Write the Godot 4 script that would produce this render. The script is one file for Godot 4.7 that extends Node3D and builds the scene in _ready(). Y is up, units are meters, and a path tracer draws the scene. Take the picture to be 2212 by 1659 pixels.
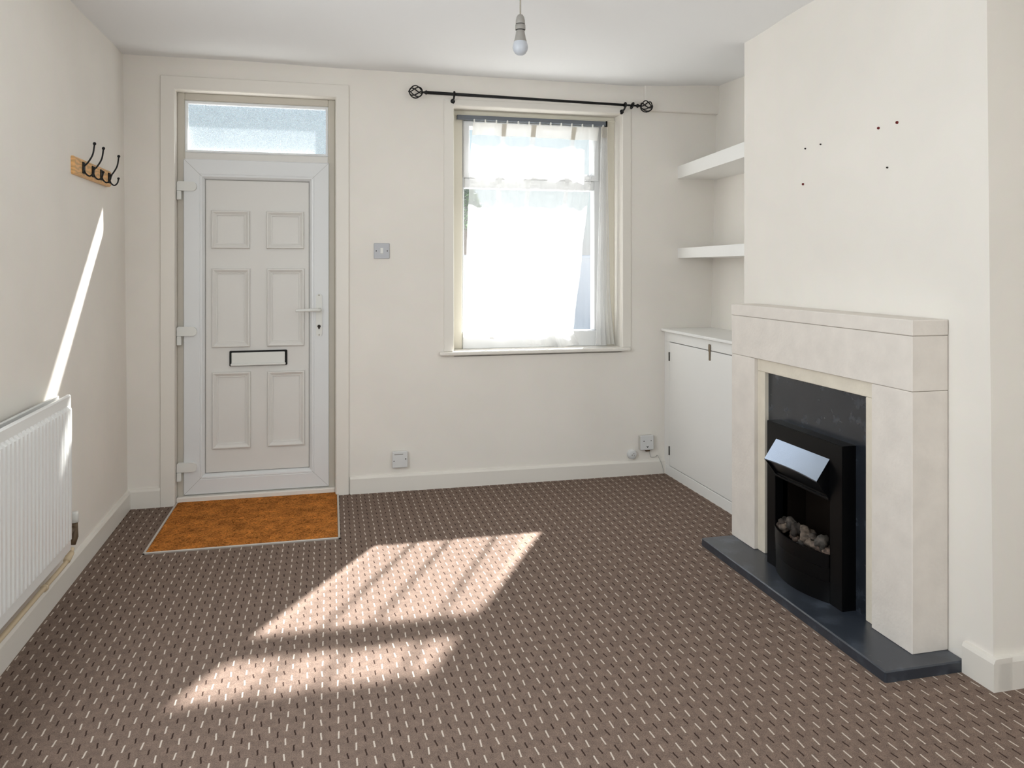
extends Node3D
# A small front room: camera, sky and sun first, then the shell, then the things in it.

var M := {}
var taken := {}

# ---------------------------------------------------------------- shape helpers
func st0(smooth := false) -> SurfaceTool:
	var st := SurfaceTool.new()
	st.begin(Mesh.PRIMITIVE_TRIANGLES)
	st.set_smooth_group(0 if smooth else -1)
	return st

func tri(st: SurfaceTool, a: Vector3, b: Vector3, c: Vector3, out: Vector3) -> void:
	if (a - c).cross(a - b).dot(out) < 0.0:
		st.add_vertex(a); st.add_vertex(c); st.add_vertex(b)
	else:
		st.add_vertex(a); st.add_vertex(b); st.add_vertex(c)

func quad(st: SurfaceTool, a: Vector3, b: Vector3, c: Vector3, d: Vector3, out: Vector3) -> void:
	tri(st, a, b, c, out)
	tri(st, a, c, d, out)

# box with chamfered edges, from corner lo to corner hi
func bx(st: SurfaceTool, lo: Vector3, hi: Vector3, e := 0.002, xf := Transform3D()) -> void:
	var c := (lo + hi) / 2.0
	var h := (hi - lo).abs() / 2.0
	e = minf(e, minf(h.x, minf(h.y, h.z)) * 0.9)
	var corner := func(sx: int, sy: int, sz: int, ax: int) -> Vector3:
		var v := Vector3(sx * (h.x - e), sy * (h.y - e), sz * (h.z - e))
		if ax == 0: v.x = sx * h.x
		elif ax == 1: v.y = sy * h.y
		else: v.z = sz * h.z
		return xf * (c + v)
	for ax in 3:
		for s in [-1, 1]:
			var q := []
			for k in [[-1, -1], [1, -1], [1, 1], [-1, 1]]:
				var g := [0, 0, 0]
				g[ax] = s; g[(ax + 1) % 3] = k[0]; g[(ax + 2) % 3] = k[1]
				q.append(corner.call(g[0], g[1], g[2], ax))
			var n := Vector3.ZERO
			n[ax] = s
			quad(st, q[0], q[1], q[2], q[3], xf.basis * n)
	if e <= 0.0:
		return
	for ax in 3:
		var b1 := (ax + 1) % 3
		var b2 := (ax + 2) % 3
		for s in [[-1, -1], [1, -1], [1, 1], [-1, 1]]:
			var q := []
			for k in [[-1, b1], [1, b1], [1, b2], [-1, b2]]:
				var g := [0, 0, 0]
				g[ax] = k[0]; g[b1] = s[0]; g[b2] = s[1]
				q.append(corner.call(g[0], g[1], g[2], k[1]))
			var n := Vector3.ZERO
			n[b1] = s[0]; n[b2] = s[1]
			quad(st, q[0], q[1], q[2], q[3], xf.basis * n)
	for sx in [-1, 1]:
		for sy in [-1, 1]:
			for sz in [-1, 1]:
				tri(st, corner.call(sx, sy, sz, 0), corner.call(sx, sy, sz, 1), corner.call(sx, sy, sz, 2), xf.basis * Vector3(sx, sy, sz))

# solid between 8 given corners: bottom ring a[0..3], top ring a[4..7]
func hexa(st: SurfaceTool, a: Array) -> void:
	var c := Vector3.ZERO
	for p in a: c += p / 8.0
	for f in [[0, 1, 2, 3], [4, 5, 6, 7], [0, 1, 5, 4], [1, 2, 6, 5], [2, 3, 7, 6], [3, 0, 4, 7]]:
		var m: Vector3 = (a[f[0]] + a[f[1]] + a[f[2]] + a[f[3]]) / 4.0
		quad(st, a[f[0]], a[f[1]], a[f[2]], a[f[3]], m - c)

# polygon in the plane (u, v) at o, pushed along w
func prism(st: SurfaceTool, poly: PackedVector2Array, o: Vector3, u: Vector3, v: Vector3, w: Vector3) -> void:
	var ix := Geometry2D.triangulate_polygon(poly)
	var n := poly.size()
	var mid := Vector2.ZERO
	for p in poly: mid += p / n
	for k in ix.size() / 3:
		var p := []
		for j in 3: p.append(o + u * poly[ix[k * 3 + j]].x + v * poly[ix[k * 3 + j]].y)
		tri(st, p[0], p[1], p[2], -w)
		tri(st, p[0] + w, p[1] + w, p[2] + w, w)
	var turn := 1.0 if not Geometry2D.is_polygon_clockwise(poly) else -1.0
	for k in n:
		var a := poly[k]
		var b := poly[(k + 1) % n]
		var out := Vector2(b.y - a.y, a.x - b.x) * turn
		quad(st, o + u * a.x + v * a.y, o + u * b.x + v * b.y, o + u * b.x + v * b.y + w, o + u * a.x + v * a.y + w, u * out.x + v * out.y)

# profile of (radius, height) turned about the y axis of xf
func lathe(st: SurfaceTool, prof: Array, xf: Transform3D, seg := 20) -> void:
	for i in prof.size() - 1:
		var p: Vector2 = prof[i]
		var q: Vector2 = prof[i + 1]
		if p.distance_to(q) < 1e-6: continue
		for k in seg:
			var a0 := TAU * k / seg
			var a1 := TAU * (k + 1) / seg
			var d0 := Vector3(cos(a0), 0, sin(a0))
			var d1 := Vector3(cos(a1), 0, sin(a1))
			var up := Vector3.UP
			var dm := (d0 + d1).normalized()
			var nrm := xf.basis * (dm * (q.y - p.y) - up * (q.x - p.x))
			if q.y < p.y or (q.y == p.y and false): pass
			var A := xf * (d0 * p.x + up * p.y)
			var B := xf * (d1 * p.x + up * p.y)
			var C := xf * (d1 * q.x + up * q.y)
			var D := xf * (d0 * q.x + up * q.y)
			if p.x > 1e-6: tri(st, A, B, C, nrm)
			if q.x > 1e-6: tri(st, A, C, D, nrm)
			elif p.x <= 1e-6: pass

# round bar along points; r is one radius or one for each point
func tube(st: SurfaceTool, pts: Array, r, seg := 8, caps := true) -> void:
	var rings := []
	var side := Vector3.ZERO
	for i in pts.size():
		var t: Vector3 = (pts[mini(i + 1, pts.size() - 1)] - pts[maxi(i - 1, 0)]).normalized()
		if side == Vector3.ZERO:
			side = t.cross(Vector3.UP if absf(t.y) < 0.9 else Vector3.RIGHT).normalized()
		side = (side - t * side.dot(t)).normalized()
		var up := t.cross(side)
		var rad: float = r[i] if r is Array else r
		var ring := []
		for k in seg:
			var a := TAU * k / seg
			ring.append(pts[i] + (side * cos(a) + up * sin(a)) * rad)
		rings.append(ring)
	for i in rings.size() - 1:
		for k in seg:
			var k1 := (k + 1) % seg
			var m: Vector3 = (rings[i][k] + rings[i][k1] + rings[i + 1][k] + rings[i + 1][k1]) / 4.0
			quad(st, rings[i][k], rings[i][k1], rings[i + 1][k1], rings[i + 1][k], m - (pts[i] + pts[i + 1]) / 2.0)
	if caps:
		for e in [0, rings.size() - 1]:
			var out: Vector3 = pts[0] - pts[1] if e == 0 else pts[-1] - pts[-2]
			for k in seg:
				tri(st, pts[e], rings[e][k], rings[e][(k + 1) % seg], out)

func curve(pts: Array, n := 6) -> Array:
	var c := []
	for i in pts.size() - 1:
		var p0: Vector3 = pts[maxi(i - 1, 0)]
		var p3: Vector3 = pts[mini(i + 2, pts.size() - 1)]
		for k in n:
			c.append((pts[i] as Vector3).cubic_interpolate(pts[i + 1], p0, p3, float(k) / n))
	c.append(pts[-1])
	return c

# mitred frame in a plane facing +z: rectangle (x0, y0)-(x1, y1), profile of (inset, z), sides: 0 bottom, 1 right, 2 top, 3 left
func ring(st: SurfaceTool, x0: float, y0: float, x1: float, y1: float, prof: Array, sides := [0, 1, 2, 3]) -> void:
	var n := prof.size()
	for s in sides:
		for i in n:
			var a: Vector2 = prof[i]
			var b: Vector2 = prof[(i + 1) % n]
			var pa := [Vector3(x0 + a.x, y0 + a.x, a.y), Vector3(x1 - a.x, y0 + a.x, a.y), Vector3(x1 - a.x, y1 - a.x, a.y), Vector3(x0 + a.x, y1 - a.x, a.y)]
			var pb := [Vector3(x0 + b.x, y0 + b.x, b.y), Vector3(x1 - b.x, y0 + b.x, b.y), Vector3(x1 - b.x, y1 - b.x, b.y), Vector3(x0 + b.x, y1 - b.x, b.y)]
			var along: Vector3 = (pa[(s + 1) % 4] - pa[s]).normalized()
			var d := b - a
			var inward := Vector3.BACK.cross(along)
			var nrm := inward * d.y - Vector3.BACK * d.x
			quad(st, pa[s], pa[(s + 1) % 4], pb[(s + 1) % 4], pb[s], -nrm)
		if sides.size() < 4:
			for e in [s, (s + 1) % 4]:
				var sx := [1, -1, -1, 1]
				var sy := [1, 1, -1, -1]
				var cx := [x0, x1, x1, x0]
				var cy := [y0, y0, y1, y1]
				var pl := PackedVector2Array(prof)
				var ix := Geometry2D.triangulate_polygon(pl)
				var mid := Vector3((x0 + x1) / 2, (y0 + y1) / 2, 0)
				var along := Vector3(1, 0, 0) if s % 2 == 0 else Vector3(0, 1, 0)
				var sgn := 1.0 if Vector3(cx[e], cy[e], 0).dot(along) > mid.dot(along) else -1.0
				for k in ix.size() / 3:
					var p := []
					for j in 3:
						var q := pl[ix[k * 3 + j]]
						p.append(Vector3(cx[e] + sx[e] * q.x, cy[e] + sy[e] * q.x, q.y))
					tri(st, p[0], p[1], p[2], along * sgn)

# ---------------------------------------------------------------- node helpers
func numbered(n: String) -> String:
	taken[n] = taken.get(n, -1) + 1
	return n if taken[n] == 0 else "%s_%03d" % [n, taken[n]]

func moved(st: SurfaceTool, by: Vector3) -> ArrayMesh:
	st.generate_normals()
	var m := st.commit()
	if by == Vector3.ZERO:
		return m
	var s2 := SurfaceTool.new()
	s2.append_from(m, 0, Transform3D(Basis(), by))
	return s2.commit()

func base_of(o: Node3D) -> Vector3:
	var p := o.position
	var q := o.get_parent()
	while q is Node3D and q != self:
		p += (q as Node3D).position
		q = q.get_parent()
	return p

# a part, built in room coordinates, hung under its thing
func part(called: String, st: SurfaceTool, m: Material, parent: Node3D, label := "") -> MeshInstance3D:
	var o := MeshInstance3D.new()
	o.name = called
	o.mesh = moved(st, -base_of(parent))
	o.material_override = m
	parent.add_child(o, true)
	if label: o.set_meta("label", label)
	return o

func thing(called: String, label: String, category: String, at := Vector3.ZERO, group := "") -> Node3D:
	var o := Node3D.new()
	o.name = numbered(called)
	add_child(o)
	o.position = at
	o.set_meta("label", label)
	o.set_meta("category", category)
	if group: o.set_meta("group", group)
	return o

func single(called: String, st: SurfaceTool, m: Material, label: String, category: String, at: Vector3, group := "") -> MeshInstance3D:
	var o := MeshInstance3D.new()
	o.name = numbered(called)
	o.mesh = moved(st, -at)
	o.material_override = m
	add_child(o)
	o.position = at
	o.set_meta("label", label)
	o.set_meta("category", category)
	if group: o.set_meta("group", group)
	return o

func structure(called: String, st: SurfaceTool, m: Material, label := "", category := "") -> MeshInstance3D:
	var o := MeshInstance3D.new()
	o.name = called
	st.generate_normals()
	o.mesh = st.commit()
	o.material_override = m
	add_child(o)
	o.set_meta("kind", "structure")
	if label: o.set_meta("label", label)
	if category: o.set_meta("category", category)
	return o

# ---------------------------------------------------------------- materials
func mat(c: Color, rough := 0.6, metal := 0.0) -> StandardMaterial3D:
	var m := StandardMaterial3D.new()
	m.albedo_color = c
	m.roughness = rough
	m.metallic = metal
	return m

func noise(seed_: int, freq: float, oct := 3, kind := FastNoiseLite.TYPE_SIMPLEX_SMOOTH) -> FastNoiseLite:
	var n := FastNoiseLite.new()
	n.seed = seed_
	n.frequency = freq
	n.noise_type = kind
	n.fractal_octaves = oct
	return n

# tileable picture of a noise between two colours
func blotch(seed_: int, freq: float, a: Color, b: Color, size := 512, oct := 4) -> ImageTexture:
	var img := noise(seed_, freq, oct).get_seamless_image(size, size)
	var data := img.get_data()
	var out := PackedByteArray()
	out.resize(size * size * 3)
	for i in size * size:
		var t := data[i] / 255.0
		out[i * 3] = int(255.0 * lerpf(a.r, b.r, t))
		out[i * 3 + 1] = int(255.0 * lerpf(a.g, b.g, t))
		out[i * 3 + 2] = int(255.0 * lerpf(a.b, b.b, t))
	return ImageTexture.create_from_image(Image.create_from_data(size, size, false, Image.FORMAT_RGB8, out))

func relief(m: StandardMaterial3D, seed_: int, freq: float, cm: float, per_metre: float, oct := 3) -> void:
	m.heightmap_enabled = true
	m.heightmap_texture = ImageTexture.create_from_image(noise(seed_, freq, oct).get_seamless_image(512, 512))
	m.heightmap_scale = cm
	m.uv1_triplanar = true
	m.uv1_world_triplanar = true
	m.uv1_scale = Vector3.ONE * per_metre

func carpet() -> StandardMaterial3D:
	# woven pattern: rows of pale and dark dashes on flecked brown, 20 columns by 14 rows in each repeat
	var n := 1200
	var rng := RandomNumberGenerator.new()
	rng.seed = 11
	var soft := noise(3, 0.02, 3).get_seamless_image(n, n).get_data()
	var tuft := noise(5, 0.22, 2).get_seamless_image(n, n).get_data()
	var out := PackedByteArray()
	out.resize(n * n * 3)
	for i in n * n:
		var f := 0.80 + 0.20 * (tuft[i] / 255.0) + 0.16 * (soft[i] / 255.0) + rng.randf_range(-0.20, 0.20)
		out[i * 3] = clampi(int(128.0 * f), 0, 255)
		out[i * 3 + 1] = clampi(int(110.0 * f), 0, 255)
		out[i * 3 + 2] = clampi(int(99.0 * f), 0, 255)
	var cols := 20
	var rows := 14
	for c in cols:
		for r in rows:
			for dark in [0, 1]:
				var cx: float = (c + 0.25 + 0.5 * dark) * n / cols + rng.randf_range(-1.0, 1.0)
				var cy: float = (r + 0.25 + 0.5 * dark) * n / rows + rng.randf_range(-4.0, 4.0)
				var hl := rng.randf_range(18.0, 22.5) * (0.82 if dark else 1.0)
				var hw := 2.6 if dark else 2.9
				var lean := rng.randf_range(-1.6, 1.6)
				for yy in range(int(cy - hl), int(cy + hl) + 1):
					var t: float = (yy - cy) / hl
					var mid: float = cx + lean * t + sin(t * 2.5) * (1.4 if dark else 0.5)
					for xx in range(int(mid - hw - 1), int(mid + hw + 2)):
						var cover := clampf(hw + 0.5 - absf(xx + 0.5 - mid), 0.0, 1.0)
						if cover <= 0.0: continue
						var k := (posmod(yy, n) * n + posmod(xx, n)) * 3
						var g := rng.randf_range(0.86, 1.0)
						var col := [62.0, 48.0, 42.0] if dark else [226.0, 214.0, 200.0]
						for j in 3:
							out[k + j] = int(lerpf(out[k + j], col[j] * g, cover * 0.95))
	var m := mat(Color.WHITE, 0.95)
	m.albedo_texture = ImageTexture.create_from_image(Image.create_from_data(n, n, false, Image.FORMAT_RGB8, out))
	m.metallic_specular = 0.15
	m.heightmap_enabled = true
	m.heightmap_texture = ImageTexture.create_from_image(noise(8, 0.25, 2).get_seamless_image(512, 512))
	m.heightmap_scale = 0.12
	return m

func coir() -> StandardMaterial3D:
	var n := 768
	var a := noise(21, 0.028, 3)
	a.domain_warp_enabled = true
	a.domain_warp_amplitude = 30.0
	a.domain_warp_frequency = 0.02
	a.fractal_type = FastNoiseLite.FRACTAL_RIDGED
	var ridge := a.get_seamless_image(n, n).get_data()
	var b := noise(22, 0.006, 3).get_seamless_image(n, n).get_data()
	var rng := RandomNumberGenerator.new()
	rng.seed = 4
	var out := PackedByteArray()
	out.resize(n * n * 3)
	for i in n * n:
		var f := 0.50 + 0.55 * pow(ridge[i] / 255.0, 1.3) + 0.30 * (b[i] / 255.0) + rng.randf_range(-0.12, 0.12)
		out[i * 3] = clampi(int(190.0 * f), 0, 255)
		out[i * 3 + 1] = clampi(int(120.0 * f), 0, 255)
		out[i * 3 + 2] = clampi(int(58.0 * f), 0, 255)
	var im := Image.create_from_data(n, n, false, Image.FORMAT_RGB8, out)
	# stray fibres and damp stains
	for k in 620:
		var p := Vector2(rng.randf() * n, rng.randf() * n)
		var dir := rng.randf() * TAU
		var bend := rng.randf_range(-0.12, 0.12)
		var pale := rng.randf() < 0.55
		for s in rng.randi_range(20, 80):
			p += Vector2.from_angle(dir)
			dir += bend
			for o in [Vector2(0, 0), Vector2(1, 0), Vector2(0, 1)]:
				im.set_pixel(posmod(int(p.x + o.x), n), posmod(int(p.y + o.y), n), Color(0.84, 0.56, 0.29) if pale else Color(0.36, 0.20, 0.08))
	var m := mat(Color.WHITE, 0.95)
	m.albedo_texture = ImageTexture.create_from_image(im)
	m.metallic_specular = 0.1
	relief(m, 23, 0.12, 0.4, 1.9)
	return m

func obscured() -> StandardMaterial3D:
	# patterned glass: ridges of the pattern scatter light, the hollows between let it through
	var n := 512
	var a := noise(31, 0.032, 1)
	a.domain_warp_enabled = true
	a.domain_warp_amplitude = 24.0
	a.domain_warp_frequency = 0.012
	a.fractal_type = FastNoiseLite.FRACTAL_NONE
	var d := a.get_seamless_image(n, n).get_data()
	var out := PackedByteArray()
	out.resize(n * n * 4)
	for i in n * n:
		var t := absf(sin(d[i] / 255.0 * TAU * 1.6))
		out[i * 4] = int(226 + 29 * t)
		out[i * 4 + 1] = int(240 + 15 * t)
		out[i * 4 + 2] = 255
		out[i * 4 + 3] = int(255.0 * lerpf(0.80, 0.22, pow(t, 0.7)))
	var m := mat(Color.WHITE, 0.3)
	m.albedo_texture = ImageTexture.create_from_image(Image.create_from_data(n, n, false, Image.FORMAT_RGBA8, out))
	m.transparency = BaseMaterial3D.TRANSPARENCY_ALPHA
	m.uv1_triplanar = true
	m.uv1_world_triplanar = true
	m.uv1_scale = Vector3.ONE * 1.5
	return m

func pine() -> StandardMaterial3D:
	var n := 256
	var rng := RandomNumberGenerator.new()
	rng.seed = 9
	var g := noise(41, 0.02, 3)
	var out := PackedByteArray()
	out.resize(n * n * 3)
	for y in n:
		for x in n:
			var t := 0.5 + 0.5 * sin((y + 14.0 * g.get_noise_2d(x * 0.4, y)) * 0.35)
			var f := 0.86 + 0.16 * t + rng.randf_range(-0.03, 0.03)
			var k := (y * n + x) * 3
			out[k] = clampi(int(238 * f), 0, 255)
			out[k + 1] = clampi(int(186 * f), 0, 255)
			out[k + 2] = clampi(int(122 * f), 0, 255)
	var m := mat(Color.WHITE, 0.4)
	m.albedo_texture = ImageTexture.create_from_image(Image.create_from_data(n, n, false, Image.FORMAT_RGB8, out))
	m.uv1_triplanar = true
	m.uv1_world_triplanar = true
	m.uv1_scale = Vector3.ONE * 4.0
	return m

func stone(c: Color, seed_: int) -> StandardMaterial3D:
	var m := mat(Color.WHITE, 0.75)
	m.albedo_texture = blotch(seed_, 0.012, c * 0.972, c * 1.022, 512, 5)
	relief(m, seed_ + 1, 0.08, 0.05, 1.3)
	return m

func slate(seed_: int, base: float) -> StandardMaterial3D:
	# dark honed slate with pale scuffs and wiped dust
	var n := 512
	var smear := noise(seed_, 0.010, 4)
	smear.domain_warp_enabled = true
	smear.domain_warp_amplitude = 40.0
	var d := smear.get_seamless_image(n, n).get_data()
	var out := PackedByteArray()
	out.resize(n * n * 3)
	var rng := RandomNumberGenerator.new()
	rng.seed = seed_
	for i in n * n:
		var t := pow(clampf((d[i] / 255.0 - 0.42) / 0.55, 0.0, 1.0), 2.0)
		var g := rng.randf_range(-2.0, 2.0)
		out[i * 3] = int(base * 0.90 + 34 * t + g)
		out[i * 3 + 1] = int(base + 36 * t + g)
		out[i * 3 + 2] = int(base * 1.16 + 38 * t + g)
	var im := Image.create_from_data(n, n, false, Image.FORMAT_RGB8, out)
	for k in 26:
		var p := Vector2(rng.randf() * n, rng.randf() * n)
		var dir := rng.randf() * TAU
		for s in rng.randi_range(3, 14):
			p += Vector2.from_angle(dir)
			dir += rng.randf_range(-0.4, 0.4)
			im.set_pixel(posmod(int(p.x), n), posmod(int(p.y), n), Color(0.46, 0.46, 0.46))
	var m := mat(Color.WHITE, 0.24)
	m.metallic_specular = 0.6
	m.albedo_texture = ImageTexture.create_from_image(im)
	m.uv1_triplanar = true
	m.uv1_world_triplanar = true
	m.uv1_scale = Vector3.ONE * 1.5
	return m

func materials() -> void:
	var paint := Color(0.940, 0.919, 0.886)
	M.wall = mat(Color.WHITE, 0.8)
	M.wall.albedo_texture = blotch(51, 0.006, paint * 0.985, paint * 1.01, 512, 4)
	M.wall.metallic_specular = 0.35
	M.wall.uv1_triplanar = true
	M.wall.uv1_world_triplanar = true
	M.wall.uv1_scale = Vector3.ONE * 0.6
	M.ceiling = mat(Color(0.955, 0.957, 0.955), 0.9)
	M.trim = mat(Color(0.92, 0.90, 0.865), 0.38)
	M.gloss_white = mat(Color(0.955, 0.95, 0.935), 0.35)
	M.cream = mat(Color(0.915, 0.895, 0.835), 0.4)
	M.frame_shaded_paint = mat(Color(0.80, 0.775, 0.725), 0.5)  # door frame darkened: the shade on it is put into the colour
	M.switch = mat(Color(0.75, 0.755, 0.77), 0.4)
	M.upvc = mat(Color(0.90, 0.905, 0.905), 0.3)
	M.skin = mat(Color(0.885, 0.875, 0.855), 0.45)
	M.white_metal = mat(Color(0.93, 0.93, 0.92), 0.3)
	M.white_plastic = mat(Color(0.90, 0.90, 0.88), 0.35)
	M.socket = mat(Color(0.87, 0.87, 0.865), 0.35)
	M.old_plastic = mat(Color(0.80, 0.79, 0.76), 0.45)
	M.grey_plastic = mat(Color(0.62, 0.61, 0.59), 0.5)
	M.black_iron = mat(Color(0.035, 0.033, 0.034), 0.45, 0.3)
	M.black_matt = mat(Color(0.045, 0.046, 0.052), 0.42)
	M.black_satin = mat(Color(0.035, 0.036, 0.042), 0.32)
	M.black_matt.metallic_specular = 0.3
	M.black_satin.metallic_specular = 0.3
	M.black_rubber = mat(Color(0.03, 0.03, 0.03), 0.8)
	M.hood = mat(Color(0.56, 0.60, 0.66), 0.25, 1.0)
	M.inside = mat(Color(0.10, 0.08, 0.068), 0.35)
	M.inside.metallic_specular = 0.3
	M.alu = mat(Color(0.82, 0.80, 0.77), 0.35, 0.6)
	M.screw = mat(Color(0.22, 0.20, 0.18), 0.5, 0.5)
	M.hole = mat(Color(0.03, 0.03, 0.03), 0.9)
	M.copper = mat(Color(0.85, 0.77, 0.64), 0.4)
	M.brass = mat(Color(0.40, 0.33, 0.25), 0.5, 0.3)
	M.plug = mat(Color(0.42, 0.04, 0.04), 0.6)
	M.track = mat(Color(0.40, 0.42, 0.45), 0.4)
	M.bulb = mat(Color(0.76, 0.775, 0.80), 0.35)  # white bulb greyed, its backlit shade put into the colour
	M.holder = mat(Color(0.61, 0.595, 0.57), 0.45)  # white plastic darkened to stand for the backlit side of the holder
	M.cord = mat(Color(0.66, 0.63, 0.58), 0.6)
	M.strap = mat(Color(0.50, 0.44, 0.36), 0.6)
	M.stone = stone(Color(0.905, 0.875, 0.84), 61)
	M.slip = stone(Color(0.90, 0.865, 0.80), 63)
	M.slate = slate(71, 40.0)
	M.hearth = slate(75, 54.0)
	M.hearth.roughness = 0.3
	M.carpet = carpet()
	M.coir = coir()
	M.pine = pine()
	M.obscured = obscured()
	M.glass = mat(Color(0.97, 0.99, 1.0, 0.04), 0.02)
	M.glass.transparency = BaseMaterial3D.TRANSPARENCY_ALPHA
	M.net = mat(Color(0.97, 0.97, 0.965, 0.37), 0.9)
	M.net.transparency = BaseMaterial3D.TRANSPARENCY_ALPHA
	M.net.backlight_enabled = true
	M.net.backlight = Color(1, 1, 1)
	M.net.metallic_specular = 0.1
	M.net_gathered = M.net.duplicate()
	M.net_gathered.albedo_color = Color(0.97, 0.965, 0.95, 0.62)
	M.tape = mat(Color(0.93, 0.90, 0.84, 0.86), 0.9)
	M.tape.transparency = BaseMaterial3D.TRANSPARENCY_ALPHA
	M.tape.backlight_enabled = true
	M.tape.backlight = Color(1, 1, 1)
	M.render_wall = mat(Color(0.95, 0.95, 0.95), 0.9)
	M.paving = mat(Color(0.70, 0.70, 0.69), 0.9)
	M.road = mat(Color(0.52, 0.52, 0.53), 0.9)
	M.leaf = mat(Color(0.22, 0.36, 0.12), 0.6)
	M.bark = mat(Color(0.25, 0.19, 0.14), 0.9)

# ---------------------------------------------------------------- scene
func _ready() -> void:
	var cam := Camera3D.new()
	cam.name = "camera"
	cam.projection = Camera3D.PROJECTION_FRUSTUM
	cam.near = 0.05
	cam.far = 200.0
	var f := 1672.5                       # focal length in pixels of the 2212 x 1659 frame
	cam.size = 0.05 * 1659.0 / f
	cam.frustum_offset = Vector2(0.05 * (1106.0 - 1120.3) / f, 0.05 * (577.25 - 829.5) / f)
	add_child(cam)
	cam.position = Vector3(1.0272, 1.2412, 4.3392)
	cam.rotation = Vector3(0, -0.2376, 0)
	cam.current = true

	var sky_m := PhysicalSkyMaterial.new()
	sky_m.rayleigh_coefficient = 3.4
	sky_m.rayleigh_color = Color(0.235, 0.36, 0.66)
	sky_m.mie_coefficient = 0.005
	sky_m.mie_eccentricity = 0.8
	sky_m.turbidity = 4.0
	sky_m.sun_disk_scale = 1.0
	sky_m.energy_multiplier = 1.0
	sky_m.ground_color = Color(0.5, 0.5, 0.5)
	var sky := Sky.new()
	sky.sky_material = sky_m
	var env := Environment.new()
	env.background_mode = Environment.BG_SKY
	env.sky = sky
	env.background_energy_multiplier = 1.2
	env.tonemap_mode = Environment.TONE_MAPPER_LINEAR
	env.tonemap_exposure = 1.04
	env.sdfgi_enabled = true
	env.ssao_enabled = true
	env.ssil_enabled = true
	var we := WorldEnvironment.new()
	we.name = "environment"
	we.environment = env
	add_child(we)

	var sun := DirectionalLight3D.new()
	sun.name = "sun"
	sun.basis = Basis.looking_at(Vector3(-0.58, -0.948, 1.0).normalized())
	sun.light_color = Color(1.0, 1.0, 0.99)
	sun.light_energy = 10.0
	sun.light_angular_distance = 1.4
	sun.shadow_enabled = true
	add_child(sun)

	# added fill light behind the camera, just inside the added glazed doors
	var rear_fill := AreaLight3D.new()
	rear_fill.name = "rear_fill_light"
	rear_fill.area_size = Vector2(1.9, 1.9)
	rear_fill.light_color = Color(0.97, 0.985, 1.0)
	rear_fill.light_energy = 2.8
	rear_fill.area_range = 30.0
	rear_fill.area_attenuation = 2.0
	rear_fill.shadow_enabled = true
	rear_fill.rotation.x = deg_to_rad(36.0)   # fill tilted up to brighten the ceiling
	rear_fill.position = Vector3(1.7, 1.04, 7.30)
	add_child(rear_fill)

	# fill light added on the unseen left wall to brighten the fireplace side
	var side := AreaLight3D.new()
	side.name = "left_fill_light"
	side.area_size = Vector2(1.25, 1.1)
	side.light_color = Color(0.95, 0.98, 1.0)
	side.light_energy = 3.2
	side.area_range = 30.0
	side.area_attenuation = 2.0
	side.shadow_enabled = true
	side.basis = Basis.looking_at(Vector3.RIGHT)
	side.position = Vector3(0.05, 1.52, 2.60)
	add_child(side)

	# second side fill, added behind the camera to brighten the left wall
	var side2 := AreaLight3D.new()
	side2.name = "right_fill_light"
	side2.area_size = Vector2(1.35, 1.1)
	side2.light_color = Color(0.95, 0.98, 1.0)
	side2.light_energy = 3.8
	side2.area_range = 30.0
	side2.area_attenuation = 2.0
	side2.shadow_enabled = true
	side2.basis = Basis.looking_at(Vector3.LEFT)
	side2.position = Vector3(3.29, 1.52, 5.70)
	add_child(side2)

	materials()
	shell()
	front_door()
	window()
	outside()
	fireplace()
	alcove()
	curtains()
	radiator()
	coat_rack()
	doormat()
	pendant()
	electrics()
	wall_plugs()

func left_x(y: float, z: float) -> float:
	return 0.012 - 0.010 * y + 0.0143 * z

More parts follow.
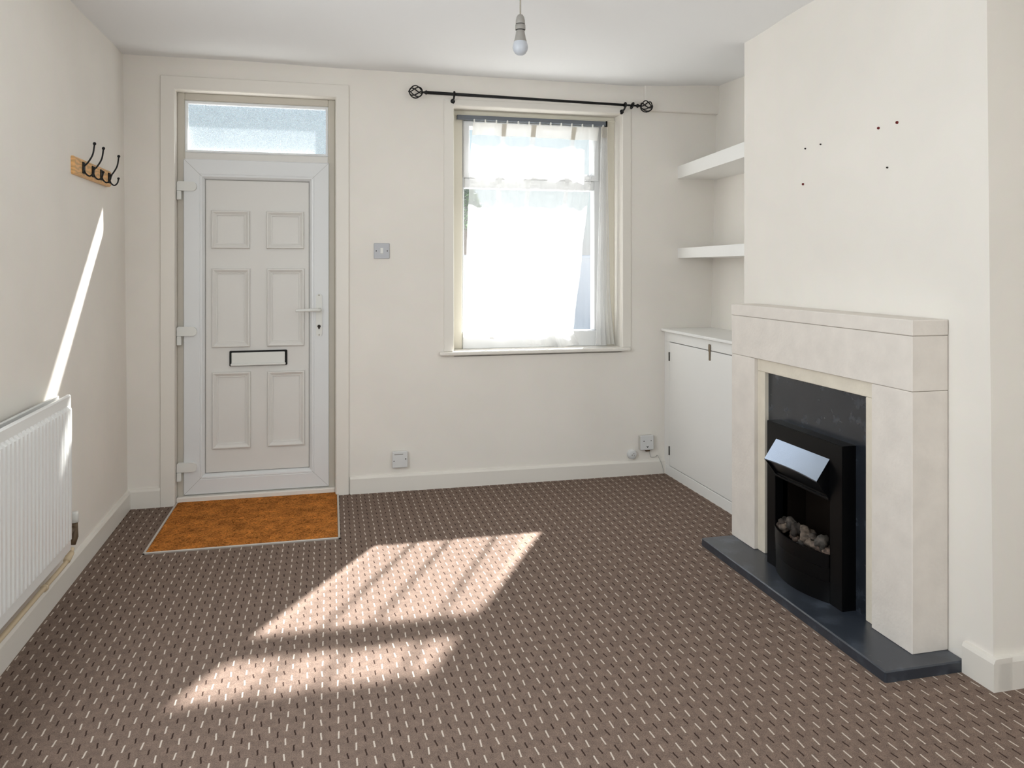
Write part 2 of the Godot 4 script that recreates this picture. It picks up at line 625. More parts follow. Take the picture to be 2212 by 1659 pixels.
func shell() -> void:
	# carpeted floor
	var st := st0()
	bx(st, Vector3(-0.4, -0.12, -0.02), Vector3(3.8, -0.004, 7.9), 0.0)
	var fl := structure("floor", st, M.paving, "brown fitted carpet woven with rows of pale and dark dashes", "carpet")
	st = st0()
	var t := 0.9
	for p in [Vector3(-0.35, 0, -0.13), Vector3(3.75, 0, -0.13), Vector3(3.75, 0, 7.8), Vector3(-0.35, 0, -0.13), Vector3(3.75, 0, 7.8), Vector3(-0.35, 0, 7.8)]:
		st.set_uv(Vector2(p.x / t, p.z / 0.91))
		st.add_vertex(p)
	st.generate_normals()
	var c := MeshInstance3D.new()
	c.name = "carpet"
	c.mesh = st.commit()
	c.material_override = M.carpet
	fl.add_child(c)
	# ceiling: an old plastered ceiling that dips a little
	var known := [[0.0, 0.0, 2.334], [0.5, 0.0, 2.336], [1.24, 0.0, 2.327], [1.75, 0.0, 2.327], [2.82, 0.0, 2.325], [3.34, 0.0, 2.350], [0.0, 0.87, 2.321], [2.92, 1.05, 2.297], [2.92, 1.59, 2.318], [3.3, 1.0, 2.32], [1.5, 1.5, 2.322], [1.5, 4.5, 2.32], [0.0, 4.0, 2.32], [3.3, 4.0, 2.32], [0.0, 7.0, 2.32], [3.3, 7.0, 2.32]]
	var h := func(x: float, z: float) -> float:
		var a := 0.0
		var b := 0.0
		for k in known:
			var w: float = 1.0 / (pow((x - k[0]) * (x - k[0]) + (z - k[1]) * (z - k[1]), 1.2) + 0.004)
			a += w * k[2]; b += w
		return a / b
	st = st0(true)
	var nx := 36
	var nz := 66
	for i in nx:
		for j in nz:
			var q := []
			for d in [[0, 0], [1, 0], [1, 1], [0, 1]]:
				var x: float = -0.3 + 4.0 * (i + d[0]) / nx
				var z: float = -0.2 + 8.0 * (j + d[1]) / nz
				q.append(Vector3(x, h.call(x, z), z))
			quad(st, q[0], q[1], q[2], q[3], Vector3.DOWN)
	st.set_smooth_group(-1)
	bx(st, Vector3(-0.3, 2.40, -0.2), Vector3(3.7, 2.6, 7.8), 0.0)
	structure("ceiling", st, M.ceiling, "white plastered ceiling with a slight sag", "ceiling")
	# wall with door and window
	st = st0()
	var zb := -0.28
	for r in [[-0.3, 0.235, -0.1, 2.6], [0.235, 1.05, 2.167, 2.6], [0.235, 1.05, -0.1, -0.002], [1.05, 1.70, -0.1, 2.6], [1.70, 2.712, -0.1, 0.75], [1.70, 2.712, 2.155, 2.6], [2.712, 3.75, -0.1, 2.6]]:
		bx(st, Vector3(r[0], r[2], zb), Vector3(r[1], r[3], 0.0), 0.0)
	structure("wall_back", st, M.wall, "cream painted wall holding the front door and window", "wall")
	# left wall, a little out of plumb
	st = st0()
	var z0 := -0.05
	var z1 := 7.8
	for r in [[z0, 1.95, -0.1, 2.5], [3.25, z1, -0.1, 2.5], [1.95, 3.25, -0.1, 0.95], [1.95, 3.25, 2.10, 2.5]]:
		var q := []
		for y in [r[2], r[3]]:
			q.append_array([Vector3(-0.3, y, r[0]), Vector3(left_x(y, r[0]), y, r[0]), Vector3(left_x(y, r[1]), y, r[1]), Vector3(-0.3, y, r[1])])
		hexa(st, q)
	structure("wall_left", st, M.wall, "pale painted wall behind the radiator and coat hooks", "wall")
	for wx in [["window_2", "added white side window above the radiator, out of view, for a fill light", -0.12, 1.95, 3.25], ["window_3", "added white side window far past the chimney breast, unseen, for a fill light", 3.5, 5.0, 6.4]]:  # both windows added out of view to house the side fill lights
		var sw := Node3D.new()
		sw.name = wx[0]
		add_child(sw)
		sw.position = Vector3(wx[2], 0.95, (wx[3] + wx[4]) / 2.0)
		sw.set_meta("kind", "structure")
		sw.set_meta("label", wx[1])
		sw.set_meta("category", "window")
		for m in [["stile", wx[3], wx[3] + 0.07, 0.95, 2.10], ["stile", wx[4] - 0.07, wx[4], 0.95, 2.10], ["rail", wx[3] + 0.07, wx[4] - 0.07, 0.95, 1.02], ["rail", wx[3] + 0.07, wx[4] - 0.07, 2.03, 2.10]]:
			st = st0()
			bx(st, Vector3(wx[2] - 0.03, m[3], m[1]), Vector3(wx[2] + 0.03, m[4], m[2]), 0.003)
			part(m[0], st, M.upvc, sw)
		st = st0()
		bx(st, Vector3(wx[2] - 0.002, 1.015, wx[3] + 0.065), Vector3(wx[2] + 0.002, 2.035, wx[4] - 0.065), 0.0)
		part("pane", st, M.glass, sw)
	st = st0()
	hexa(st, [Vector3(2.921, -0.1, 1.038), Vector3(3.75, -0.1, 1.038), Vector3(3.75, -0.1, 2.456), Vector3(2.921, -0.1, 2.456),
		Vector3(2.921, 2.5, 1.042), Vector3(3.75, 2.5, 1.042), Vector3(3.75, 2.5, 2.425), Vector3(2.921, 2.5, 2.425)])
	structure("wall_chimney", st, M.wall, "plain cream chimney breast above the fire surround", "wall")
	st = st0()
	hexa(st, [Vector3(3.268, -0.1, -0.05), Vector3(3.75, -0.1, -0.05), Vector3(3.75, -0.1, 1.06), Vector3(3.268, -0.1, 1.06),
		Vector3(3.336, 2.5, -0.05), Vector3(3.75, 2.5, -0.05), Vector3(3.75, 2.5, 1.06), Vector3(3.336, 2.5, 1.06)])
	structure("wall_alcove", st, M.wall, "cream alcove wall between the window wall and chimney breast", "wall")
	st = st0()
	for r in [[2.40, 5.0, -0.1, 2.5], [6.4, 7.8, -0.1, 2.5], [5.0, 6.4, -0.1, 0.95], [5.0, 6.4, 2.10, 2.5]]:
		bx(st, Vector3(3.31, r[2], r[0]), Vector3(3.75, r[3], r[1]), 0.0)
	structure("wall_right", st, M.wall, "cream wall of the recess past the chimney breast", "wall")
	st = st0()
	for r in [[-0.3, 0.70, -0.1, 2.5], [2.70, 3.75, -0.1, 2.5], [0.70, 2.70, 2.08, 2.5], [0.70, 2.70, -0.1, 0.0]]:
		bx(st, Vector3(r[0], r[2], 7.6), Vector3(r[1], r[3], 7.8), 0.0)
	structure("wall_front", st, M.wall, "cream wall facing the window wall, with added glazed doors", "wall")
	var gd := Node3D.new()  # glazed doors added out of view to house the rear fill light
	gd.name = "door_2"
	add_child(gd)
	gd.position = Vector3(1.7, 0, 7.68)
	gd.set_meta("kind", "structure")
	gd.set_meta("label", "added white glazed doors opposite the window wall, unseen, for the rear fill light")
	gd.set_meta("category", "door")
	for x in [0.70, 1.70]:
		st = st0()
		ring(st, x, 0.0, x + 1.0, 2.08, [Vector2(0, 7.65), Vector2(0, 7.71), Vector2(0.07, 7.71), Vector2(0.07, 7.65)])
		var lf := part("leaf", st, M.upvc, gd)
		st = st0()
		bx(st, Vector3(x + 0.065, 0.065, 7.678), Vector3(x + 0.935, 2.015, 7.682), 0.0)
		part("pane", st, M.glass, lf)
	# boxed-in beam over the alcove
	st = st0()
	bx(st, Vector3(2.848, 2.176, -0.02), Vector3(3.36, 2.42, 0.028), 0.006)
	structure("trim_3", st, M.wall, "boxed beam end painted cream above the alcove shelves", "beam")
	# skirting
	st = st0()
	var sk := PackedVector2Array([Vector2(-0.05, -0.02), Vector2(0.016, -0.02), Vector2(0.016, 0.082), Vector2(0.010, 0.094), Vector2(0.0, 0.096), Vector2(-0.05, 0.096)])
	var dz := 7.6
	prism(st, sk, Vector3(left_x(0.05, 0.0), 0, 0.0), Vector3.RIGHT, Vector3.UP, Vector3(0.0143 * dz, 0, dz))
	structure("baseboard_left", st, M.trim, "white painted skirting board under the radiator", "skirting")
	st = st0()
	prism(st, sk, Vector3(0.0, 0.004, 0.0), Vector3.BACK, Vector3.UP, Vector3(0.168, 0, 0))
	prism(st, PackedVector2Array([Vector2(-0.05, -0.02), Vector2(0.016, -0.02), Vector2(0.016, 0.078), Vector2(0.008, 0.090), Vector2(-0.05, 0.090)]), Vector3(1.128, 0.004, 0.0), Vector3.BACK, Vector3.UP, Vector3(1.866, -0.008, 0))
	structure("baseboard_back", st, M.trim, "white painted skirting board below the window", "skirting")
	st = st0()
	prism(st, sk, Vector3(2.921, 0, 2.353), Vector3.LEFT, Vector3.UP, Vector3(0, 0, 0.119))
	prism(st, sk, Vector3(2.9215, 0, 2.456), Vector3.BACK, Vector3.UP, Vector3(0.39, 0, 0))
	prism(st, sk, Vector3(3.31, 0, 2.456), Vector3.LEFT, Vector3.UP, Vector3(0, 0, 5.1))
	structure("baseboard_right", st, M.trim, "white painted skirting board round the chimney breast corner", "skirting")
	# architraves
	st = st0()
	var ar := [Vector2(0, -0.01), Vector2(0, 0.010), Vector2(0.003, 0.013), Vector2(0.066, 0.013), Vector2(0.069, 0.010), Vector2(0.069, -0.01)]
	ring(st, 0.168, -0.10, 1.122, 2.236, ar, [1, 2, 3])
	structure("trim_1", st, M.trim, "flat cream architrave round the front door", "trim")
	st = st0()
	bx(st, Vector3(1.644, 0.765, -0.004), Vector3(1.700, 2.192, 0.008), 0.003)
	bx(st, Vector3(2.712, 0.765, -0.004), Vector3(2.768, 2.192, 0.008), 0.003)
	bx(st, Vector3(1.700, 2.155, -0.004), Vector3(2.712, 2.192, 0.008), 0.003)
	structure("trim_2", st, M.trim, "flat cream architrave round the window", "trim")

func front_door() -> void:
	var d := Node3D.new()
	d.name = "door_1"
	add_child(d)
	d.position = Vector3(0.64, 0, -0.06)
	d.set_meta("kind", "structure")
	d.set_meta("label", "white six panelled front door with letter plate and glazed fanlight")
	d.set_meta("category", "door")
	var st: SurfaceTool
	# outer frame
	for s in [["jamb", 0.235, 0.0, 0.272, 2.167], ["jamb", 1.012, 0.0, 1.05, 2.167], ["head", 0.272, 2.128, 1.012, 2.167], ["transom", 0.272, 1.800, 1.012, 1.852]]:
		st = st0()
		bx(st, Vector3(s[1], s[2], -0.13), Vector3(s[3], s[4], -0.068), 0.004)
		part(s[0], st, M.frame_shaded_paint if s[0] != "transom" else M.skin, d)
	st = st0()
	bx(st, Vector3(0.236, -0.004, -0.128), Vector3(1.05, 0.030, -0.030), 0.005)
	part("threshold", st, M.trim, d, "scuffed white sill under the door")
	# fanlight
	st = st0()
	ring(st, 0.272, 1.852, 1.012, 2.128, [Vector2(0, -0.11), Vector2(0, -0.074), Vector2(0.004, -0.070), Vector2(0.014, -0.078), Vector2(0.014, -0.11)])
	part("glazing_bead", st, M.upvc, d)
	st = st0()
	bx(st, Vector3(0.280, 1.860, -0.100), Vector3(1.004, 2.120, -0.096), 0.0)
	var pane := part("pane", st, M.glass, d, "obscured patterned fanlight glass")
	st = st0()
	quad(st, Vector3(0.280, 1.860, -0.0955), Vector3(1.004, 1.860, -0.0955), Vector3(1.004, 2.120, -0.0955), Vector3(0.280, 2.120, -0.0955), Vector3.BACK)
	part("patterned_face", st, M.obscured, pane)
	# leaf
	var x0 := 0.268; var x1 := 1.016; var y0 := 0.034; var y1 := 1.816
	var w := 0.106
	var pr := [Vector2(0, -0.115), Vector2(0, -0.060), Vector2(0.004, -0.054), Vector2(0.078, -0.054), Vector2(0.080, -0.056), Vector2(0.083, -0.056), Vector2(0.085, -0.054), Vector2(0.092, -0.055), Vector2(0.103, -0.068), Vector2(w, -0.082), Vector2(w, -0.115)]
	for k in 4:
		st = st0()
		ring(st, x0, y0, x1, y1, pr, [k])
		part(["bottom_rail", "stile", "top_rail", "stile"][k], st, M.upvc, d)
	for c in [[x0, y0, 1, 1], [x1, y0, -1, 1], [x1, y1, -1, -1], [x0, y1, 1, -1]]:
		st = st0()
		tube(st, [Vector3(c[0] + 0.004 * c[2], c[1] + 0.004 * c[3], -0.0541), Vector3(c[0] + 0.091 * c[2], c[1] + 0.091 * c[3], -0.0541)], 0.0007, 5)
		part("mitre_joint", st, M.grey_plastic, d)
	st = st0()
	bx(st, Vector3(x0 + w - 0.004, y0 + w - 0.012, -0.105), Vector3(x1 - w + 0.004, y1 - w + 0.004, -0.078), 0.0)
	var pan := part("panel", st, M.skin, d)
	st = st0()
	ring(st, x0 + w - 0.003, y0 + w - 0.003, x1 - w + 0.003, y1 - w + 0.003, [Vector2(0, -0.085), Vector2(0, -0.0775), Vector2(0.005, -0.0765), Vector2(0.006, -0.079), Vector2(0.006, -0.085)])
	part("gasket", st, M.grey_plastic, d, "grey rubber seal round the door panel")
	var mp := [Vector2(0, -0.079), Vector2(0.0005, -0.067), Vector2(0.003, -0.0625), Vector2(0.008, -0.062), Vector2(0.019, -0.0705), Vector2(0.0225, -0.0725), Vector2(0.0235, -0.0705), Vector2(0.028, -0.0715), Vector2(0.0295, -0.079)]
	for b in [[0.404, 1.342, 0.600, 1.546], [0.686, 1.342, 0.882, 1.546], [0.407, 0.811, 0.601, 1.234], [0.689, 0.811, 0.884, 1.234], [0.409, 0.267, 0.605, 0.678], [0.691, 0.267, 0.886, 0.676]]:
		st = st0()
		ring(st, b[0], b[1], b[2], b[3], mp)
		part("moulding", st, M.skin, pan)
	# letter plate
	st = st0()
	bx(st, Vector3(0.496, 0.708, -0.080), Vector3(0.794, 0.791, -0.066), 0.004)
	var lp := part("letter_plate", st, M.black_rubber, d, "white letter plate in a black surround")
	st = st0()
	bx(st, Vector3(0.507, 0.722, -0.068), Vector3(0.782, 0.782, -0.061), 0.003)
	bx(st, Vector3(0.503, 0.711, -0.068), Vector3(0.786, 0.724, -0.055), 0.003)
	part("flap", st, M.white_plastic, lp)
	# lever handle
	st = st0()
	var pl := PackedVector2Array()
	for k in 24:
		var a := TAU * k / 24
		pl.append(Vector2(0.0165 * cos(a), 0.0165 * sin(a) + (0.100 if sin(a) > 0 else -0.100)))
	prism(st, pl, Vector3(0.963, 0.979, -0.055), Vector3.RIGHT, Vector3.UP, Vector3(0, 0, 0.009))
	var hd := part("handle_plate", st, M.white_plastic, d)
	st = st0(true)
	tube(st, curve([Vector3(0.966, 1.008, -0.050), Vector3(0.966, 1.008, -0.018), Vector3(0.958, 1.008, 0.0), Vector3(0.930, 1.009, 0.006), Vector3(0.880, 1.008, 0.006), Vector3(0.842, 1.006, 0.004)], 5), [0.011, 0.011, 0.011, 0.011, 0.011, 0.011, 0.011, 0.011, 0.011, 0.010, 0.010, 0.010, 0.010, 0.010, 0.010, 0.009, 0.009, 0.009, 0.009, 0.009, 0.009, 0.0085, 0.0085, 0.008, 0.008, 0.007], 10)
	part("lever", st, M.white_plastic, hd)
	st = st0(true)
	lathe(st, [Vector2(0, 0.003), Vector2(0.0075, 0.003), Vector2(0.009, 0.0), Vector2(0.009, -0.002)], Transform3D(Basis(Vector3.RIGHT, PI / 2), Vector3(0.963, 0.917, -0.045)), 14)
	lathe(st, [Vector2(0, 0.003), Vector2(0.004, 0.003), Vector2(0.004, -0.002)], Transform3D(Basis(Vector3.RIGHT, PI / 2), Vector3(0.963, 0.905, -0.045)), 10)
	part("keyhole", st, M.screw, hd)
	for y in [1.088, 0.871]:
		st = st0(true)
		lathe(st, [Vector2(0, 0.002), Vector2(0.0035, 0.0015), Vector2(0.0045, -0.001)], Transform3D(Basis(Vector3.RIGHT, PI / 2), Vector3(0.963, y, -0.045)), 10)
		part("screw", st, M.alu, hd)
	# flag hinges
	for y in [1.645, 0.878, 0.160]:
		st = st0()
		var hp := PackedVector2Array()
		for k in 9:
			var a := -PI / 2 + PI * k / 8
			hp.append(Vector2(0.316 + 0.020 * cos(a), y + 0.024 + 0.024 * sin(a)))
		hp.append(Vector2(0.246, y + 0.050))
		hp.append(Vector2(0.238, y + 0.044))
		hp.append(Vector2(0.238, y))
		prism(st, hp, Vector3(0, 0, -0.062), Vector3.RIGHT, Vector3.UP, Vector3(0, 0, 0.024))
		var hg := part("hinge", st, M.white_plastic, d)
		st = st0()
		bx(st, Vector3(0.238, y - 0.048, -0.068), Vector3(0.260, y - 0.001, -0.034), 0.003)
		part("knuckle", st, M.white_plastic, hg)

func window() -> void:
	var w := Node3D.new()
	w.name = "window_1"
	add_child(w)
	w.position = Vector3(2.2, 0.765, -0.13)
	w.set_meta("kind", "structure")
	w.set_meta("label", "white window with opening top light above one large pane")
	w.set_meta("category", "window")
	var st: SurfaceTool
	# cream timber lining round the frame
	for s in [["lining", 1.700, 0.765, 1.772, 2.155, -0.20, -0.128], ["lining", 2.660, 0.765, 2.712, 2.155, -0.20, -0.128], ["lining_head", 1.700, 2.128, 2.712, 2.155, -0.20, -0.125], ["lining_strip", 1.700, 2.124, 2.712, 2.134, -0.128, -0.112], ["lining_strip", 1.700, 0.765, 1.716, 2.155, -0.128, -0.085]]:
		st = st0()
		bx(st, Vector3(s[1], s[2], s[5]), Vector3(s[3], s[4], s[6]), 0.003)
		part(s[0], st, M.cream, w)
	# frame members
	for s in [["sill_rail", 1.772, 0.765, 2.660, 0.858, -0.205, -0.115], ["stile", 1.772, 0.858, 1.783, 2.128, -0.205, -0.135], ["stile", 2.582, 0.858, 2.660, 2.128, -0.205, -0.135], ["head_rail", 1.783, 2.098, 2.582, 2.128, -0.205, -0.135], ["transom", 1.783, 1.706, 2.582, 1.762, -0.205, -0.130]]:
		st = st0()
		bx(st, Vector3(s[1], s[2], s[5]), Vector3(s[3], s[4], s[6]), 0.004)
		part(s[0], st, M.upvc, w)
	st = st0()
	bx(st, Vector3(1.780, 0.855, -0.172), Vector3(2.585, 1.709, -0.168), 0.0)
	part("pane", st, M.glass, w)
	# top hung casement
	st = st0()
	ring(st, 1.778, 1.764, 2.612, 2.097, [Vector2(0, -0.195), Vector2(0, -0.128), Vector2(0.004, -0.124), Vector2(0.030, -0.124), Vector2(0.036, -0.132), Vector2(0.040, -0.150), Vector2(0.040, -0.195)])
	var cs := part("casement", st, M.upvc, w)
	st = st0()
	bx(st, Vector3(1.812, 1.796, -0.172), Vector3(2.578, 2.064, -0.168), 0.0)
	part("pane", st, M.glass, cs)
	st = st0()
	bx(st, Vector3(2.14, 1.772, -0.126), Vector3(2.25, 1.790, -0.112), 0.004)
	bx(st, Vector3(2.19, 1.776, -0.114), Vector3(2.29, 1.788, -0.100), 0.004)
	part("casement_handle", st, M.white_plastic, cs)
	# window board
	st = st0()
	bx(st, Vector3(1.702, 0.735, -0.20), Vector3(2.710, 0.765, 0.0), 0.0)
	bx(st, Vector3(1.617, 0.744, 0.0), Vector3(2.756, 0.765, 0.034), 0.005)
	part("sill", st, M.trim, w, "narrow white window board")
	# outer stone sill
	st = st0()
	bx(st, Vector3(1.72, 0.70, -0.34), Vector3(2.70, 0.765, -0.205), 0.006)
	part("outer_sill", st, M.render_wall, w)

func outside() -> void:
	var st := st0()
	bx(st, Vector3(-30, -0.40, -3.0), Vector3(34, -0.20, -0.28), 0.0)
	structure("pavement", st, M.paving, "pale pavement outside the window", "pavement")
	st = st0()
	bx(st, Vector3(-30, -0.42, -9.0), Vector3(34, -0.30, -3.0), 0.0)
	structure("road", st, M.road, "grey road beyond the pavement", "road")
	st = st0()
	bx(st, Vector3(-30, -0.42, -40.0), Vector3(34, -0.22, -9.0), 0.0)
	structure("verge", st, M.paving, "pale yard across the road", "ground")
	var g := thing("garden_wall", "pale rendered garden wall across the road", "wall", Vector3(2, -0.22, -11))
	st = st0()
	bx(st, Vector3(-10, -0.22, -11.2), Vector3(14, 1.42, -11.0), 0.0)
	part("wall", st, M.render_wall, g)
	st = st0()
	bx(st, Vector3(-10, 1.42, -11.25), Vector3(14, 1.49, -10.95), 0.01)
	part("coping", st, M.render_wall, g)
	# slim tree behind the garden wall
	var t := thing("tree", "slim green tree behind the pale garden wall", "tree", Vector3(3.92, -0.22, -12.6))
	st = st0(true)
	tube(st, curve([Vector3(3.92, -0.25, -12.6), Vector3(3.95, 1.0, -12.6), Vector3(3.90, 2.4, -12.55), Vector3(3.93, 2.9, -12.6)], 4), [0.10, 0.095, 0.09, 0.085, 0.08, 0.075, 0.07, 0.065, 0.06, 0.05, 0.04, 0.03, 0.02], 8)
	part("trunk", st, M.bark, t)
	var rng := RandomNumberGenerator.new()
	rng.seed = 77
	st = st0()
	for k in 2600:
		var a := rng.randf() * TAU
		var v := rng.randf()
		var r := 0.34 * sqrt(rng.randf()) * sin(PI * clampf(v * 0.9 + 0.08, 0, 1))
		var p := Vector3(3.92 + r * cos(a), 2.02 + 1.15 * v, -12.6 + r * sin(a))
		var u := Vector3(rng.randf_range(-1, 1), rng.randf_range(-1, 1), rng.randf_range(-1, 1)).normalized()
		var q := u.cross(Vector3(rng.randf_range(-1, 1), 0.3, rng.randf_range(-1, 1))).normalized()
		var n := u.cross(q)
		tri(st, p - u * 0.05, p + q * 0.022, p + u * 0.05, n)
		tri(st, p - u * 0.05, p - q * 0.022, p + u * 0.05, n)
	var cr := part("foliage", st, M.leaf, t)
	cr.set_meta("kind", "stuff")

func fireplace() -> void:
	var st: SurfaceTool
	# hearth
	st = st0()
	bx(st, Vector3(2.634, -0.012, 1.172), Vector3(2.921, 0.034, 2.352), 0.004)
	single("hearth", st, M.hearth, "dark slate hearth slab on the carpet below the surround", "hearth", Vector3(2.78, 0, 1.76))
	# surround
	var s := thing("fire_surround", "pale stone fire surround with plain legs and thick mantel", "fire surround", Vector3(2.85, 0.034, 1.72))
	var xs := 2.786
	var zl := 1.166; var zr := 2.284
	var joint := 0.0006
	st = st0(); bx(st, Vector3(xs - 0.001, 1.026 + joint, zl - 0.001), Vector3(2.9195, 1.076, zr + 0.001), 0.0025)
	part("mantel", st, M.stone, s)
	st = st0(); bx(st, Vector3(xs, 0.852 + joint, zl), Vector3(2.9195, 1.026 - joint, zr), 0.002)
	part("lintel", st, M.stone, s)
	st = st0(); bx(st, Vector3(xs, 0.034, zl), Vector3(2.9195, 0.852 - joint, 1.357), 0.002)
	part("leg", st, M.stone, s)
	st = st0(); bx(st, Vector3(xs, 0.034, 2.097), Vector3(2.9195, 0.852 - joint, zr), 0.002)
	part("leg", st, M.stone, s)
	st = st0(); bx(st, Vector3(2.803, 0.034, 1.357), Vector3(2.9195, 0.798, 1.412), 0.002)
	part("slip", st, M.slip, s)
	st = st0(); bx(st, Vector3(2.803, 0.034, 2.046), Vector3(2.9195, 0.798, 2.097), 0.002)
	part("slip", st, M.slip, s)
	st = st0(); bx(st, Vector3(2.803, 0.798 + joint, 1.357), Vector3(2.9195, 0.852 - joint, 2.097), 0.002)
	part("slip", st, M.slip, s)
	st = st0()
	bx(st, Vector3(2.821, 0.60, 1.412), Vector3(2.9195, 0.798, 2.046), 0.0)
	bx(st, Vector3(2.821, 0.034, 1.412), Vector3(2.9195, 0.60, 1.500), 0.0)
	bx(st, Vector3(2.821, 0.034, 1.950), Vector3(2.9195, 0.60, 2.046), 0.0)
	part("back_panel", st, M.slate, s, "dark slate back panel")
	# electric fire
	var f := thing("electric_fire", "black inset electric fire with tilted metal hood and bowed front", "fire", Vector3(2.80, 0.034, 1.73))
	var F := 2.766
	var z0 := 1.490; var z1 := 1.972; var a0 := 1.552; var a1 := 1.902
	st = st0()
	prism(st, PackedVector2Array([Vector2(z0, 0.034), Vector2(a0, 0.034), Vector2(a0, 0.409), Vector2(a1, 0.409), Vector2(a1, 0.034), Vector2(z1, 0.034), Vector2(z1, 0.614), Vector2(z0, 0.614)]), Vector3(F + 0.002, 0, 0), Vector3.BACK, Vector3.UP, Vector3(2.821 - F - 0.002, 0, 0))
	prism(st, PackedVector2Array([Vector2(z0 + 0.002, 0.034), Vector2(a0 - 0.001, 0.034), Vector2(a0 - 0.001, 0.410), Vector2(a1 + 0.001, 0.410), Vector2(a1 + 0.001, 0.034), Vector2(z1 - 0.002, 0.034), Vector2(z1 - 0.002, 0.612), Vector2(z0 + 0.002, 0.612)]), Vector3(F, 0, 0), Vector3.BACK, Vector3.UP, Vector3(0.002, 0, 0))
	part("casing", st, M.black_satin, f)
	st = st0()
	for q in [[Vector3(2.905, 0.034, a0 - 0.02), Vector3(2.912, 0.43, a1 + 0.02)], [Vector3(2.80, 0.034, a0 - 0.004), Vector3(2.905, 0.43, a0)], [Vector3(2.80, 0.034, a1), Vector3(2.905, 0.43, a1 + 0.004)], [Vector3(2.80, 0.409, a0), Vector3(2.905, 0.43, a1)]]:
		bx(st, q[0], q[1], 0.0)
	part("firebox", st, M.inside, f)
	st = st0()
	bx(st, Vector3(2.77, 0.034, a0), Vector3(2.905, 0.155, a1), 0.0)
	part("fuel_bed", st, M.black_rubber, f)
	# hood: plate tilted out, sides and a lip along the bottom of the opening
	st = st0()
	var hz0 := 1.558; var hz1 := 1.901
	var hb := Vector2(F, 0.552); var hf := Vector2(2.713, 0.476); var hk := Vector2(F, 0.409)
	var steps := 10
	for i in steps:
		var u0 := float(i) / steps
		var u1 := float(i + 1) / steps
		var zz0 := lerpf(hz0, hz1, u0); var zz1 := lerpf(hz0, hz1, u1)
		var c0 := 0.006 * sin(PI * u0); var c1 := 0.006 * sin(PI * u1)
		var e0 := Vector3(hf.x + c0 * 0.55, hf.y + c0 * 0.8, zz0); var e1 := Vector3(hf.x + c1 * 0.55, hf.y + c1 * 0.8, zz1)
		quad(st, Vector3(hb.x, hb.y, zz0), Vector3(hb.x, hb.y, zz1), e1, e0, Vector3(-0.8, 0.6, 0))
		quad(st, Vector3(hb.x, hb.y - 0.003, zz0), Vector3(hb.x, hb.y - 0.003, zz1), e1 - Vector3(0, 0.004, 0), e0 - Vector3(0, 0.004, 0), Vector3(0.8, -0.6, 0))
		quad(st, e0, e1, e1 - Vector3(0, 0.004, 0), e0 - Vector3(0, 0.004, 0), Vector3(-1, -0.2, 0))
	var hood := part("hood", st, M.hood, f, "brushed pale metal hood plate")
	for zz in [hz0, hz1 - 0.003]:
		st = st0()
		prism(st, PackedVector2Array([Vector2(hb.x + 0.002, hb.y - 0.004), Vector2(hf.x + 0.002, hf.y - 0.004), Vector2(hk.x - 0.002, hk.y), Vector2(hk.x + 0.002, hk.y)]), Vector3(0, 0, zz), Vector3.RIGHT, Vector3.UP, Vector3(0, 0, 0.003))
		part("hood_side", st, M.black_satin, hood)
	st = st0()
	quad(st, Vector3(hf.x + 0.012, hf.y - 0.004, hz0), Vector3(hf.x + 0.012, hf.y - 0.004, hz1), Vector3(hk.x, hk.y + 0.01, hz1), Vector3(hk.x, hk.y + 0.01, hz0), Vector3(-1, -0.5, 0))
	bx(st, Vector3(F - 0.006, 0.404, a0), Vector3(F + 0.004, 0.412, a1), 0.001)
	part("hood_lip", st, M.black_satin, hood)
	# bowed front in three bands
	var bow := func(u: float) -> float:
		return F - 0.047 * pow(sin(PI * clampf(u, 0, 1)), 0.85)
	var bands := [[0.034, 0.108, 0.0], [0.110, 0.157, 0.0015], [0.159, 0.208, 0.003]]
	for b in bands:
		st = st0(true)
		var nn := 24
		for i in nn:
			var u0 := float(i) / nn
			var u1 := float(i + 1) / nn
			var p0 := Vector3(bow.call(u0) - b[2], 0, lerpf(a0, a1, u0))
			var p1 := Vector3(bow.call(u1) - b[2], 0, lerpf(a0, a1, u1))
			var up0 := Vector3(0, b[0], 0); var up1 := Vector3(0, b[1], 0); var th := Vector3(0.006, 0, 0)
			st.set_smooth_group(1)
			quad(st, p0 + up0, p1 + up0, p1 + up1, p0 + up1, Vector3.LEFT)
			st.set_smooth_group(-1)
			quad(st, p0 + up1, p1 + up1, p1 + up1 + th, p0 + up1 + th, Vector3.UP)
			quad(st, p0 + up0, p1 + up0, p1 + up0 + th, p0 + up0 + th, Vector3.DOWN)
			quad(st, p0 + up0 + th, p1 + up0 + th, p1 + up1 + th, p0 + up1 + th, Vector3.RIGHT)
		part("front_band", st, M.black_satin, f)
	# pebbles in the fire
	var rng := RandomNumberGenerator.new()
	rng.seed = 15
	var tones := [Color(0.46, 0.38, 0.33), Color(0.30, 0.26, 0.23), Color(0.55, 0.48, 0.42), Color(0.38, 0.35, 0.32)]
	var pm := []
	for k in 4:
		var m := mat(Color.WHITE, 0.8)
		m.albedo_texture = blotch(80 + k, 0.03, tones[k] * 0.22, tones[k] * 1.15, 128, 4)
		m.uv1_triplanar = true
		m.uv1_scale = Vector3.ONE * 9.0
		pm.append(m)
	var look := ["brown", "charred", "buff", "grey"]
